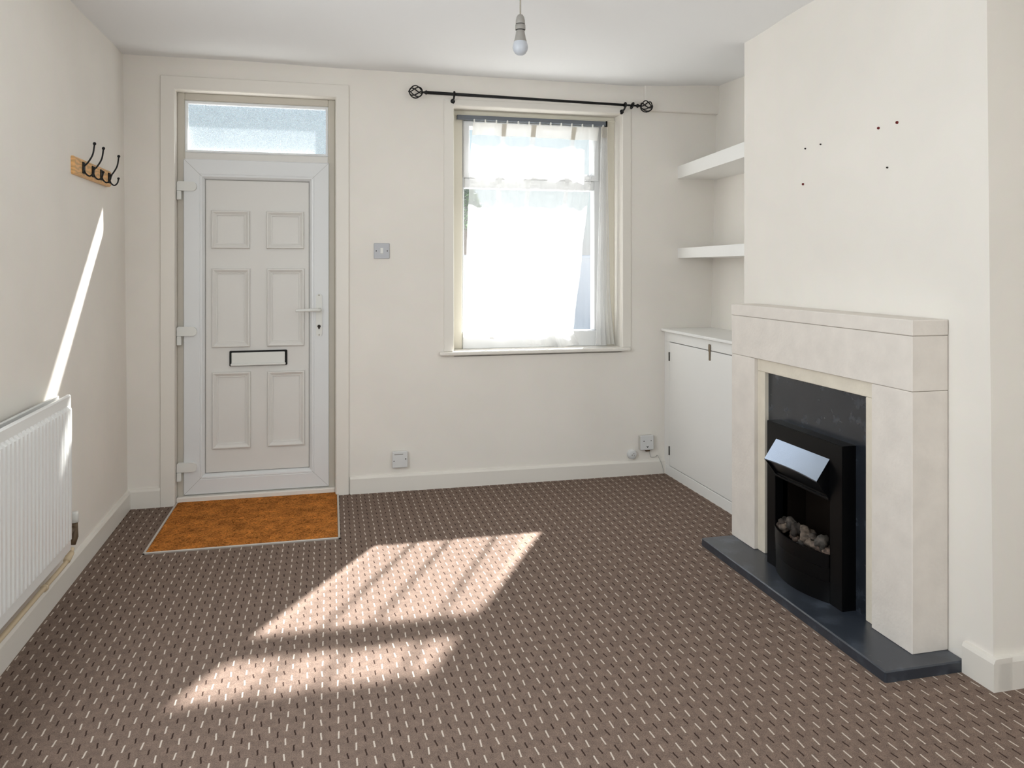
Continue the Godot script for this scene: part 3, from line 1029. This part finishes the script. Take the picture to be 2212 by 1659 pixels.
	var which := ["small rounded brown pebble against the window side of the fire", "charred pebble leaning behind the first small brown pebble", "upright buff pebble standing in front of the charred corner pebble", "grey pebble at the back between two charred pebbles",
		"large charred pebble with a pale top edge near the bowed rim", "brown pebble on the rim in front of the large charred pebble", "brown pebble wedged on the rim next to the big buff pebble", "biggest buff pebble on top of the middle of the heap",
		"half-hidden grey pebble on the rim below the biggest buff pebble", "upright buff pebble beside the biggest buff pebble", "small charred pebble at the back behind the upright buff pebble", "large grey streaked pebble at the back of the heap",
		"brown pebble on the rim in front of the large grey pebble", "flat buff pebble on the rim in the corner away from the window", "smallest brown pebble tucked against the fire casing away from the window"]
	var spots := [[1.566, 0.203, 0.017, 0], [1.584, 0.226, 0.020, 1], [1.600, 0.211, 0.022, 2], [1.645, 0.238, 0.022, 3], [1.680, 0.224, 0.030, 1], [1.650, 0.192, 0.020, 0], [1.688, 0.192, 0.018, 0], [1.737, 0.224, 0.034, 2], [1.727, 0.188, 0.020, 3], [1.778, 0.208, 0.028, 2], [1.800, 0.240, 0.016, 1], [1.846, 0.234, 0.027, 3], [1.822, 0.200, 0.018, 0], [1.855, 0.200, 0.022, 2], [1.883, 0.209, 0.016, 0]]
	for p in spots:
		st = st0(true)
		var nz := noise(100 + int(p[0] * 1000), 0.9, 2)
		var sq := Vector3(rng.randf_range(0.75, 1.0), rng.randf_range(0.7, 1.0), rng.randf_range(0.8, 1.15))
		var turn := Basis(Vector3(rng.randf_range(-1, 1), rng.randf_range(-1, 1), rng.randf_range(-1, 1)).normalized(), rng.randf() * TAU)
		var at := Vector3(rng.randf_range(2.770, 2.790), p[1], p[0])
		var rr := 9
		var ss := 14
		var pt := func(i: int, j: int) -> Vector3:
			var th := PI * i / rr
			var ph := TAU * (j % ss) / ss
			var dd := Vector3(sin(th) * cos(ph), cos(th), sin(th) * sin(ph))
			var q: Vector3 = dd * (1.0 + 0.62 * nz.get_noise_3dv(dd * 1.1))
			return at + turn * (q * sq) * float(p[2])
		for i in rr:
			for j in ss:
				var q0: Vector3 = pt.call(i, j); var q1: Vector3 = pt.call(i, j + 1); var q2: Vector3 = pt.call(i + 1, j + 1); var q3: Vector3 = pt.call(i + 1, j)
				var mid := (q0 + q2) / 2.0 - at
				if i > 0: tri(st, q0, q1, q2, mid)
				if i < rr - 1: tri(st, q0, q2, q3, mid)
		single("pebble", st, pm[p[3]], which[spots.find(p)], "pebble", at - Vector3(0, p[2], 0), "pebbles lying in the electric fire")

func alcove() -> void:
	var st: SurfaceTool
	# low cupboard
	var c := thing("alcove_cupboard", "white built-in cupboard with one flush door in the alcove", "cupboard", Vector3(3.12, 0, 0.52))
	var X := 2.985
	st = st0()
	bx(st, Vector3(2.960, 0.856, 0.0), Vector3(3.296, 0.873, 1.038), 0.004)
	part("top", st, M.gloss_white, c)
	st = st0()
	bx(st, Vector3(X, 0.799, 0.0), Vector3(X + 0.02, 0.856, 1.038), 0.001)
	bx(st, Vector3(X, 0.0, 0.0), Vector3(X + 0.02, 0.799, 0.072), 0.001)
	bx(st, Vector3(X, 0.0, 0.982), Vector3(X + 0.02, 0.799, 1.038), 0.001)
	bx(st, Vector3(X - 0.002, -0.01, 0.0), Vector3(X + 0.02, 0.058, 1.038), 0.002)
	part("face_frame", st, M.gloss_white, c)
	st = st0()
	bx(st, Vector3(3.240, 0.0, 0.0), Vector3(3.255, 0.856, 1.038), 0.0)
	part("back_board", st, M.gloss_white, c)
	st = st0()
	bx(st, Vector3(X - 0.001, 0.062, 0.076), Vector3(X + 0.017, 0.795, 0.979), 0.0015)
	var dr := part("door", st, M.gloss_white, c)
	for y in [0.71, 0.15]:
		st = st0(true)
		tube(st, [Vector3(X - 0.003, y - 0.026, 0.074), Vector3(X - 0.003, y + 0.026, 0.074)], 0.0045, 8)
		part("hinge", st, M.screw, dr)
	st = st0()
	bx(st, Vector3(X - 0.007, 0.745, 0.574), Vector3(X - 0.001, 0.800, 0.588), 0.002)
	bx(st, Vector3(X - 0.009, 0.790, 0.572), Vector3(X - 0.001, 0.832, 0.590), 0.003)
	part("latch", st, M.strap, dr, "worn brass swivel latch")
	# shelves
	var shelf := func(y0: float, y1: float, label: String) -> void:
		var s2 := st0()
		var k := 0.027 * y1
		prism(s2, PackedVector2Array([Vector2(3.072, -0.005), Vector2(2.972, 1.04), Vector2(3.268 + k, 1.04), Vector2(3.268 + k, -0.005)]), Vector3(0, y0, 0), Vector3.RIGHT, Vector3.BACK, Vector3(0, y1 - y0, 0))
		single("alcove_shelf", s2, M.gloss_white, label, "shelf", Vector3(3.15, y0, 0.5), "thick white alcove shelves")
	shelf.call(1.778, 1.852, "upper thick white shelf in the alcove, under the boxed beam")
	shelf.call(1.297, 1.356, "lower thick white shelf in the alcove, above the cupboard")

func curtains() -> void:
	var st: SurfaceTool
	# flat track under the window head
	var tr := thing("curtain_track", "grey curtain track fixed inside the window head", "curtain track", Vector3(2.19, 2.10, -0.10))
	st = st0()
	bx(st, Vector3(1.736, 2.098, -0.118), Vector3(2.652, 2.124, -0.094), 0.002)
	part("rail", st, M.track, tr)
	st = st0()
	bx(st, Vector3(2.644, 2.090, -0.120), Vector3(2.654, 2.126, -0.090), 0.002)
	part("end_stop", st, M.hole, tr)
	for k in 13:
		var gx := 1.835 + 0.066 * k
		st = st0()
		bx(st, Vector3(gx - 0.004, 2.078, -0.098), Vector3(gx + 0.004, 2.102, -0.090), 0.001)
		part("glider", st, M.white_plastic, tr)
	# spread net panel; columns: distance across the cloth, with tight folds
	var cols := []
	var folds := [0.0, 0.245, 0.475, 0.80, 1.0]
	var rng := RandomNumberGenerator.new()
	rng.seed = 6
	for i in folds.size() - 1:
		var a: float = folds[i]
		var b: float = folds[i + 1]
		var n := 26
		for k in n:
			var s := float(k) / n
			cols.append([lerpf(a, b, s), -0.62 * cos(TAU * s) - 0.38 * cos(2.0 * TAU * s + 0.5 * i * sin(PI * s)), 0.0])
		if i < folds.size() - 2:
			# a tight pleat: the cloth doubles back on itself twice
			for q in [[0.017, -1.0, 0.3], [0.019, -0.95, 0.5], [-0.017, -1.1, 0.7], [-0.019, -1.15, 0.9], [0.013, -1.05, 1.1], [0.015, -1.0, 1.3], [-0.014, -1.15, 1.5], [-0.016, -1.2, 1.6]]:
				cols.append([b + q[0], q[1], q[2]])
	cols.append([1.0, -1.0, 0.0])
	var nz := noise(91, 2.2, 3)
	var rows := 64
	var top := 2.080
	var edge_r := func(y: float) -> float:
		if y > 1.6: return lerpf(2.528, 2.600, (y - 1.6) / 0.49)
		if y > 0.86: return lerpf(2.440, 2.528, (y - 0.86) / 0.74)
		return lerpf(2.475, 2.440, (y - 0.77) / 0.09)
	var sheet := func(v: float, c: Array) -> Vector3:
		var u: float = c[0]
		var hem := 0.835 + 0.016 * sin(u * 17.0)
		if u > 0.5: hem = lerpf(0.800, 0.772, clampf((u - 0.5) / 0.2, 0, 1)) + 0.008 * sin(u * 21.0)
		var y := lerpf(top, hem, v)
		var l := lerpf(1.826, 1.772, pow(v, 0.8))
		var r: float = edge_r.call(y)
		var x := lerpf(l, r, u)
		var amp := lerpf(0.008, 0.026, clampf(v * 6.0, 0, 1)) * lerpf(1.0, 0.75, v)
		var z := -0.082 + amp * float(c[1]) * (0.7 + 0.3 * sin(u * 9.0)) + float(c[2]) * 0.004
		z += 0.006 * nz.get_noise_2d(u * 3.0, y * 1.1) * minf(v * 5, 1.0) + 0.004 * nz.get_noise_2d(u * 9.0 + 40.0, y * 4.0) * minf(v * 3, 1.0)
		return Vector3(x + 0.004 * nz.get_noise_2d(u * 5.0, y * 1.5 + 9.0), y, z)
	var net := thing("net_curtain", "white net curtain panel spread across the window glass", "curtain", Vector3(2.18, 0.78, -0.08))
	st = st0(true)
	for j in rows:
		for i in cols.size() - 1:
			quad(st, sheet.call(float(j) / rows, cols[i]), sheet.call(float(j) / rows, cols[i + 1]), sheet.call(float(j + 1) / rows, cols[i + 1]), sheet.call(float(j + 1) / rows, cols[i]), Vector3.BACK)
	part("net", st, M.net, net)
	st = st0(true)
	for i in cols.size() - 1:
		var o := Vector3(0, 0, 0.0015)
		quad(st, sheet.call(0.974, cols[i]) + o, sheet.call(0.974, cols[i + 1]) + o, sheet.call(1.0, cols[i + 1]) + o, sheet.call(1.0, cols[i]) + o, Vector3.BACK)
	part("hem", st, M.net, net)
	st = st0(true)
	for i in cols.size() - 1:
		var o := Vector3(0, 0, 0.002)
		quad(st, sheet.call(0.0, cols[i]) + o, sheet.call(0.0, cols[i + 1]) + o, sheet.call(0.058, cols[i + 1]) + o, sheet.call(0.058, cols[i]) + o, Vector3.BACK)
	part("heading_tape", st, M.tape, net)
	# second panel bunched at the right
	var g := thing("net_curtain", "gathered net curtain bunched against the right window reveal", "curtain", Vector3(2.62, 0.78, -0.07))
	var n2 := 72
	var bunch := func(v: float, u: float) -> Vector3:
		var y := lerpf(2.085, 0.775, v)
		var l := lerpf(2.608, 2.565, v)
		var r := lerpf(2.646, 2.664, clampf(v * 1.6, 0, 1)) + 0.038 * pow(clampf((v - 0.72) / 0.28, 0, 1), 1.3)
		var ph := u * TAU * 5.0 + 0.8 * sin(v * 2.5 + u * 3.0)
		return Vector3(lerpf(l, r, u) + 0.004 * sin(ph * 2.0), y, -0.075 + lerpf(0.010, 0.022, v) * sin(ph))
	st = st0(true)
	for j in 40:
		for i in n2:
			quad(st, bunch.call(j / 40.0, float(i) / n2), bunch.call(j / 40.0, float(i + 1) / n2), bunch.call((j + 1) / 40.0, float(i + 1) / n2), bunch.call((j + 1) / 40.0, float(i) / n2), Vector3.BACK)
	part("net", st, M.net_gathered, g)
	st = st0(true)
	for i in n2:
		quad(st, bunch.call(0.0, float(i) / n2) + Vector3(0, 0, 0.002), bunch.call(0.0, float(i + 1) / n2) + Vector3(0, 0, 0.002), bunch.call(0.05, float(i + 1) / n2) + Vector3(0, 0, 0.002), bunch.call(0.05, float(i) / n2) + Vector3(0, 0, 0.002), Vector3.BACK)
	part("heading_tape", st, M.tape, g)
	# wrought iron pole
	var A := Vector3(1.545, 2.2065, 0.062)
	var B := Vector3(2.700, 2.195, 0.062)
	var dir := (B - A).normalized()
	var p := thing("curtain_pole", "black iron curtain pole with caged finials above the window", "curtain pole", (A + B) / 2.0)
	st = st0(true)
	tube(st, [A - dir * 0.012, A + dir * 0.5, B], [0.0095, 0.0085, 0.0075], 12)
	part("rod", st, M.black_iron, p)
	for s in [-1.0, 1.0]:
		var e: Vector3 = A - dir * 0.012 if s < 0 else B + dir * 0.090
		var fd: Vector3 = dir * s
		st = st0(true)
		if s > 0: tube(st, [B - dir * 0.01, e], 0.0055, 10)
		# knuckle
		var kb := Basis(Quaternion(Vector3.UP, fd))
		lathe(st, [Vector2(0.004, -0.012), Vector2(0.009, -0.006), Vector2(0.013, 0.0), Vector2(0.008, 0.006), Vector2(0.0055, 0.014), Vector2(0.0055, 0.026)], Transform3D(kb, e - fd * 0.004), 14)
		var fin := part("finial_neck", st, M.black_iron, p)
		var ctr: Vector3 = e + fd * 0.052
		for k in 6:
			st = st0(true)
			var pts := []
			for i in 13:
				var th := PI * i / 12
				var ph := TAU * k / 6 + 2.2 * i / 12.0
				var rad := 0.034 * sin(th)
				pts.append(ctr + kb * Vector3(rad * cos(ph), -0.036 * cos(th), rad * sin(ph)))
			tube(st, pts, 0.0034, 6)
			part("cage_wire", st, M.black_iron, fin)
		for k in 2:
			st = st0(true)
			lathe(st, [Vector2(0.0, 0.007), Vector2(0.006, 0.004), Vector2(0.007, 0), Vector2(0.006, -0.004), Vector2(0.0, -0.007)], Transform3D(kb, ctr + fd * (0.036 if k else -0.036)), 10)
			part("boss", st, M.black_iron, fin)
	for bxx in [1.694, 2.708]:
		var y := lerpf(A.y, B.y, (bxx - A.x) / (B.x - A.x))
		st = st0(true)
		tube(st, curve([Vector3(bxx, y - 0.030, 0.004), Vector3(bxx, y - 0.026, 0.030), Vector3(bxx, y - 0.018, 0.054), Vector3(bxx, y - 0.004, 0.066)], 5), 0.0055, 8)
		lathe(st, [Vector2(0, 0.012), Vector2(0.010, 0.011), Vector2(0.015, 0.006), Vector2(0.016, 0.0)], Transform3D(Basis(Vector3.RIGHT, PI / 2), Vector3(bxx, y - 0.028, 0.0)), 16)
		var br := part("bracket", st, M.black_iron, p)
		st = st0(true)
		var loop := []
		for k in 17:
			var a := TAU * k / 16
			loop.append(Vector3(bxx, y + 0.013 * sin(a), 0.062 + 0.013 * cos(a)))
		tube(st, loop, 0.0055, 6, false)
		part("cup", st, M.black_iron, br)
	st = st0(true)
	var rg := []
	for k in 19:
		var a := TAU * k / 18
		rg.append(Vector3(2.752 + 0.006 * sin(a), 2.1935 + 0.0165 * sin(a), 0.062 + 0.0165 * cos(a)))
	tube(st, rg, 0.0055, 6, false)
	part("ring", st, M.black_iron, p)

func radiator() -> void:
	var st: SurfaceTool
	var r := thing("radiator", "white ribbed panel radiator on the left wall", "radiator", Vector3(0.07, 0.21, 1.75))
	var zA := 1.205; var zB := 2.42
	var yb := 0.210; var yt := 0.776
	var face := func(z: float) -> float: return 0.086 + 0.0143 * z
	var pitch := 0.0333
	var prof := [[0.0, 0.0], [0.26, 0.0], [0.40, 1.0], [0.86, 1.0], [1.0, 0.0]]
	st = st0()
	var zs := [[zA, 0.0], [zA + 0.010, 0.0]]
	var nr := int((zB - zA - 0.03) / pitch)
	for k in nr:
		for q in prof:
			if q[0] < 1.0: zs.append([zA + 0.014 + (k + q[0]) * pitch, q[1]])
	zs.append([zA + 0.014 + nr * pitch, 0.0])
	zs.append([zB, 0.0])
	var ys := [[yb, 0.0], [yb + 0.034, 0.0], [yb + 0.047, 1.0], [yt - 0.048, 1.0], [yt - 0.036, 0.0], [yt - 0.004, 0.0]]
	for i in zs.size() - 1:
		for j in ys.size() - 1:
			var q := []
			for d in [[0, 0], [1, 0], [1, 1], [0, 1]]:
				var a: Array = zs[i + d[0]]
				var b: Array = ys[j + d[1]]
				q.append(Vector3(face.call(a[0]) + (0.011 * a[1] if b[1] > 0.5 else 0.0), b[0], a[0]))
			quad(st, q[0], q[1], q[2], q[3], Vector3.RIGHT)
	var fA: float = face.call(zA); var fB: float = face.call(zB)
	# rolled top edge, ends and back
	quad(st, Vector3(fA, yt - 0.004, zA), Vector3(fB, yt - 0.004, zB), Vector3(fB - 0.004, yt, zB), Vector3(fA - 0.004, yt, zA), Vector3(1, 1, 0))
	quad(st, Vector3(fA - 0.004, yt, zA), Vector3(fB - 0.004, yt, zB), Vector3(fB - 0.012, yt, zB), Vector3(fA - 0.012, yt, zA), Vector3.UP)
	quad(st, Vector3(fA - 0.012, yb, zA), Vector3(fB - 0.012, yb, zB), Vector3(fB - 0.012, yt, zB), Vector3(fA - 0.012, yt, zA), Vector3.LEFT)
	quad(st, Vector3(fA, yb, zA), Vector3(fB, yb, zB), Vector3(fB - 0.012, yb, zB), Vector3(fA - 0.012, yb, zA), Vector3.DOWN)
	for e in [[fA, zA, -1.0], [fB, zB, 1.0]]:
		quad(st, Vector3(e[0], yb, e[1]), Vector3(e[0] - 0.012, yb, e[1]), Vector3(e[0] - 0.012, yt, e[1]), Vector3(e[0], yt - 0.004, e[1]), Vector3(0, 0, e[2]))
	part("front_panel", st, M.white_metal, r)
	st = st0()
	hexa(st, [Vector3(0.046, yb, zA - 0.02), Vector3(0.058, yb, zA - 0.02), Vector3(0.075, yb, zB), Vector3(0.063, yb, zB), Vector3(0.046, yt - 0.006, zA - 0.02), Vector3(0.058, yt - 0.006, zA - 0.02), Vector3(0.075, yt - 0.006, zB), Vector3(0.063, yt - 0.006, zB)])
	part("rear_panel", st, M.white_metal, r)
	# valve past the far bottom corner
	st = st0(true)
	tube(st, [Vector3(0.068, 0.240, 1.20), Vector3(0.068, 0.240, 1.045)], 0.010, 10)
	tube(st, [Vector3(0.068, 0.262, 1.045), Vector3(0.068, 0.205, 1.045), Vector3(0.068, 0.180, 1.060)], [0.012, 0.014, 0.009], 10)
	var v := part("valve", st, M.brass, r, "brass radiator valve")
	st = st0(true)
	lathe(st, [Vector2(0, 0.040), Vector2(0.012, 0.039), Vector2(0.014, 0.034), Vector2(0.016, 0.0), Vector2(0, 0.0)], Transform3D(Basis(), Vector3(0.068, 0.262, 1.045)), 14)
	part("valve_cap", st, M.white_plastic, v)
	# pipe along the skirting
	var pp := thing("heating_pipe", "cream painted copper pipe along the skirting under the radiator", "pipe", Vector3(0.06, 0.13, 1.8))
	st = st0(true)
	tube(st, curve([Vector3(0.068, 0.170, 1.070), Vector3(0.067, 0.150, 1.095), Vector3(0.064, 0.136, 1.150), Vector3(0.060, 0.128, 1.4), Vector3(0.066, 0.126, 2.0), Vector3(0.072, 0.124, 2.7)], 6), 0.0085, 12)
	part("pipe", st, M.copper, pp)
	st = st0(true)
	tube(st, [Vector3(0.0675, 0.158, 1.085), Vector3(0.0655, 0.142, 1.125)], 0.0125, 12)
	part("elbow", st, M.copper, pp)
	for z in [1.335, 2.1]:
		st = st0(true)
		tube(st, [Vector3(0.061, 0.128, z), Vector3(0.061, 0.128, z + 0.014)], 0.0125, 12)
		part("clip", st, M.copper, pp)

func coat_rack() -> void:
	var r := thing("coat_rack", "small pine coat rack with black iron hooks on the left wall", "coat rack", Vector3(0.012, 1.62, 0.61))
	var st := st0()
	bx(st, Vector3(0.0, 1.618, 0.345), Vector3(0.022, 1.692, 0.884), 0.006)
	part("board", st, M.pine, r)
	var k := 0
	for z in [0.772, 0.640, 0.515, 0.390]:
		st = st0()
		bx(st, Vector3(0.020, 1.632, z - 0.014), Vector3(0.027, 1.680, z + 0.014), 0.002)
		var h := part("hook", st, M.black_iron, r)
		var o := Vector3(0.026, 1.655, z)
		if k != 2:
			st = st0(true)
			var tip := o + Vector3(0.034, 0.104, -0.018)
			tube(st, curve([o + Vector3(0, 0.008, 0), o + Vector3(0.014, 0.026, -0.004), o + Vector3(0.029, 0.060, -0.012), tip], 6), 0.0034, 8)
			lathe(st, [Vector2(0, -0.006), Vector2(0.0055, -0.003), Vector2(0.007, 0.002), Vector2(0.005, 0.007), Vector2(0, 0.009)], Transform3D(Basis(), tip), 12)
			part("long_prong", st, M.black_iron, h)
		st = st0(true)
		var t2 := o + Vector3(0.034, 0.000, -0.014)
		tube(st, curve([o + Vector3(0, -0.010, 0), o + Vector3(0.006, -0.024, -0.003), o + Vector3(0.018, -0.032, -0.008), o + Vector3(0.030, -0.020, -0.012), t2], 6), 0.0034, 8)
		lathe(st, [Vector2(0, -0.005), Vector2(0.005, -0.002), Vector2(0.006, 0.002), Vector2(0.004, 0.006), Vector2(0, 0.007)], Transform3D(Basis(), t2), 12)
		part("short_prong", st, M.black_iron, h)
		k += 1

func doormat() -> void:
	var d := thing("doormat", "orange brown coir doormat set in a metal edge at the front door", "doormat", Vector3(0.65, 0, 0.34))
	var st := st0()
	bx(st, Vector3(0.246, -0.01, -0.045), Vector3(1.058, 0.006, 0.702), 0.003)
	part("mat", st, M.coir, d)
	for e in [[0.236, -0.03, 0.246, 0.712], [1.058, -0.03, 1.068, 0.712], [0.236, 0.702, 1.068, 0.712]]:
		st = st0()
		bx(st, Vector3(e[0], -0.01, e[1]), Vector3(e[2], 0.008, e[3]), 0.002)
		part("edge_strip", st, M.alu, d)

func pendant() -> void:
	var at := Vector3(1.741, 2.063, 1.42)
	var p := thing("pendant_lamp", "bare white bulb in a pendant holder hanging on its flex", "lamp", at)
	var st := st0(true)
	var T := Transform3D(Basis(), at)
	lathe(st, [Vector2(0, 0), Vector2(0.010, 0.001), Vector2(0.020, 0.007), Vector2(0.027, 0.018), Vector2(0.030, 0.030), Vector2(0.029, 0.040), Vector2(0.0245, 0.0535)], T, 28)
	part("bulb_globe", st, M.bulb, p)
	st = st0(true)
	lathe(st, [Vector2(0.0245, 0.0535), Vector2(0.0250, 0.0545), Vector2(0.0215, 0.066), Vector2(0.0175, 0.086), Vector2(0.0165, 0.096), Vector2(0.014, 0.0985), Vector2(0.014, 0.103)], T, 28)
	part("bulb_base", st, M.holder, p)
	st = st0(true)
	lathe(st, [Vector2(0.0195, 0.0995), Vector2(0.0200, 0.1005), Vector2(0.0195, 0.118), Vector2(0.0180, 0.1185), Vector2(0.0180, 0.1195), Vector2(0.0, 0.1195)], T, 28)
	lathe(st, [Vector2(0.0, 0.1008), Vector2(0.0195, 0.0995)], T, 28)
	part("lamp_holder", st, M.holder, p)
	for y in [0.1185, 0.0985]:
		st = st0(true)
		lathe(st, [Vector2(0.0150, y - 0.001), Vector2(0.0178, y - 0.001), Vector2(0.0178, y + 0.0035), Vector2(0.0150, y + 0.0035)], T, 28)
		part("groove", st, M.hole, p)
	st = st0(true)
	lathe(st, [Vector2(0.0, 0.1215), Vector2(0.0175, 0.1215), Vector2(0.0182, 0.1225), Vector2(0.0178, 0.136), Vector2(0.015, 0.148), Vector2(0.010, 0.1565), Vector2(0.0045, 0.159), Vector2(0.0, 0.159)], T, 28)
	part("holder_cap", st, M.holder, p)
	st = st0(true)
	tube(st, [at + Vector3(0, 0.156, 0), at + Vector3(0, 0.20, 0), Vector3(at.x, 2.335, at.z)], 0.0032, 8)
	part("flex", st, M.cord, p)
	st = st0(true)
	lathe(st, [Vector2(0.0, -0.020), Vector2(0.020, -0.020), Vector2(0.038, -0.012), Vector2(0.040, 0.012)], Transform3D(Basis(), Vector3(at.x, 2.318, at.z)), 24)
	part("ceiling_rose", st, M.white_plastic, p)

func screw_head(called: String, at: Vector3, r: float, m: Material, parent: Node3D) -> void:
	var st := st0(true)
	lathe(st, [Vector2(0, 0.0008), Vector2(r * 0.8, 0.0006), Vector2(r, -0.001)], Transform3D(Basis(Vector3.RIGHT, PI / 2), at), 12)
	part(called, st, m, parent)

func electrics() -> void:
	var st: SurfaceTool
	var s := thing("light_switch", "grey-white single light switch between the door and window", "light switch", Vector3(1.299, 1.288, 0.0))
	st = st0()
	bx(st, Vector3(1.256, 1.288, -0.002), Vector3(1.342, 1.374, 0.009), 0.003)
	part("plate", st, M.switch, s)
	st = st0()
	bx(st, Vector3(1.291, 1.316, 0.006), Vector3(1.307, 1.348, 0.012), 0.002, Transform3D(Basis(), Vector3.ZERO))
	part("rocker", st, M.white_plastic, s)
	for x in [1.269, 1.329]:
		screw_head("screw", Vector3(x, 1.331, 0.0095), 0.0033, M.screw, s)
	# blank outlet left of the window
	s = thing("wall_socket", "off-white square socket box low on the wall, nearer the door", "socket", Vector3(1.397, 0.134, 0.0))
	st = st0()
	bx(st, Vector3(1.358, 0.136, -0.002), Vector3(1.436, 0.221, 0.022), 0.003)
	part("back_box", st, M.old_plastic, s)
	st = st0()
	bx(st, Vector3(1.355, 0.134, 0.022), Vector3(1.439, 0.224, 0.031), 0.003)
	part("plate", st, M.socket, s)
	st = st0()
	bx(st, Vector3(1.366, 0.205, 0.0305), Vector3(1.414, 0.2105, 0.0315), 0.0002)
	part("printed_strip", st, M.grey_plastic, s)
	screw_head("screw", Vector3(1.364, 0.172, 0.0315), 0.0030, M.screw, s)
	screw_head("screw", Vector3(1.428, 0.181, 0.0315), 0.0036, M.screw, s)
	# telephone socket by the cupboard
	s = thing("telephone_socket", "white telephone socket on the wall beside the alcove cupboard", "socket", Vector3(2.859, 0.152, 0.0))
	st = st0()
	bx(st, Vector3(2.817, 0.150, -0.002), Vector3(2.897, 0.236, 0.026), 0.003)
	part("back_box", st, M.old_plastic, s)
	st = st0()
	bx(st, Vector3(2.817, 0.151, 0.026), Vector3(2.901, 0.239, 0.034), 0.004)
	part("plate", st, M.socket, s)
	screw_head("screw", Vector3(2.838, 0.205, 0.0345), 0.0036, M.hole, s)
	screw_head("screw", Vector3(2.884, 0.206, 0.0345), 0.0026, M.screw, s)
	st = st0()
	prism(st, PackedVector2Array([Vector2(-0.007, 0.006), Vector2(0, 0.002), Vector2(0.007, 0.006), Vector2(0.005, 0.0), Vector2(0, -0.006), Vector2(-0.005, 0.0)]), Vector3(2.861, 0.170, 0.0335), Vector3.RIGHT, Vector3.UP, Vector3(0, 0, 0.001))
	part("jack", st, M.hole, s)
	st = st0()
	bx(st, Vector3(2.856, 0.138, 0.002), Vector3(2.884, 0.152, 0.020), 0.002)
	part("plug", st, M.brass, s)
	# round junction box
	s = thing("junction_box", "small round white junction box just above the skirting", "junction box", Vector3(2.771, 0.126, 0.0))
	st = st0(true)
	lathe(st, [Vector2(0.0, 0.024), Vector2(0.020, 0.024), Vector2(0.026, 0.021), Vector2(0.0285, 0.016), Vector2(0.0285, -0.002)], Transform3D(Basis(Vector3.RIGHT, PI / 2), Vector3(2.771, 0.126, 0.0)), 28)
	part("cover", st, M.socket, s)
	for q in [[-0.004, -0.002, 0.004], [0.007, 0.006, 0.003], [0.010, -0.006, 0.0025]]:
		screw_head("screw", Vector3(2.771 + q[0], 0.126 + q[1], 0.0245), q[2], M.grey_plastic, s)
	# loose wire
	st = st0(true)
	tube(st, curve([Vector3(2.880, 0.146, 0.014), Vector3(2.888, 0.120, 0.006), Vector3(2.896, 0.100, 0.004), Vector3(2.925, 0.100, 0.004), Vector3(2.936, 0.110, 0.006), Vector3(2.945, 0.086, 0.020), Vector3(2.957, 0.060, 0.021), Vector3(2.966, 0.030, 0.022), Vector3(2.968, 0.004, 0.024)], 5), 0.0011, 6)
	single("telephone_wire", st, M.grey_plastic, "thin grey wire running from the telephone socket to the carpet", "wire", Vector3(2.93, 0.0, 0.01))

func wall_plugs() -> void:
	for q in [[1.728, 1.527, 0, 0.0032, "small dark wall plug ending the upper row beside the alcove"], [1.730, 1.629, 0, 0.0032, "small dark wall plug second from the alcove in the upper row"], [1.736, 1.964, 1, 0.0048, "red wall plug between the dark plugs and the outermost red plug"],
		[1.739, 2.057, 1, 0.0052, "outermost red wall plug in the upper row, furthest from the alcove"], [1.590, 2.009, 0, 0.0032, "single dark wall plug below the pair of red plugs"], [1.584, 1.511, 1, 0.0048, "single red wall plug below the pair of dark plugs"]]:
		var st := st0(true)
		var r: float = q[3]
		var at := Vector3(2.921, q[0], q[1])
		lathe(st, [Vector2(0.0, 0.0), Vector2(r * 0.45, 0.0), Vector2(r * 0.5, 0.004), Vector2(r * 0.85, 0.005), Vector2(r, 0.003), Vector2(r, -0.006)], Transform3D(Basis(Vector3.BACK, PI / 2), at), 12)
		single("wall_plug", st, M.plug if q[2] else M.screw, q[4], "wall plug", at, "wall plugs left in the chimney breast")
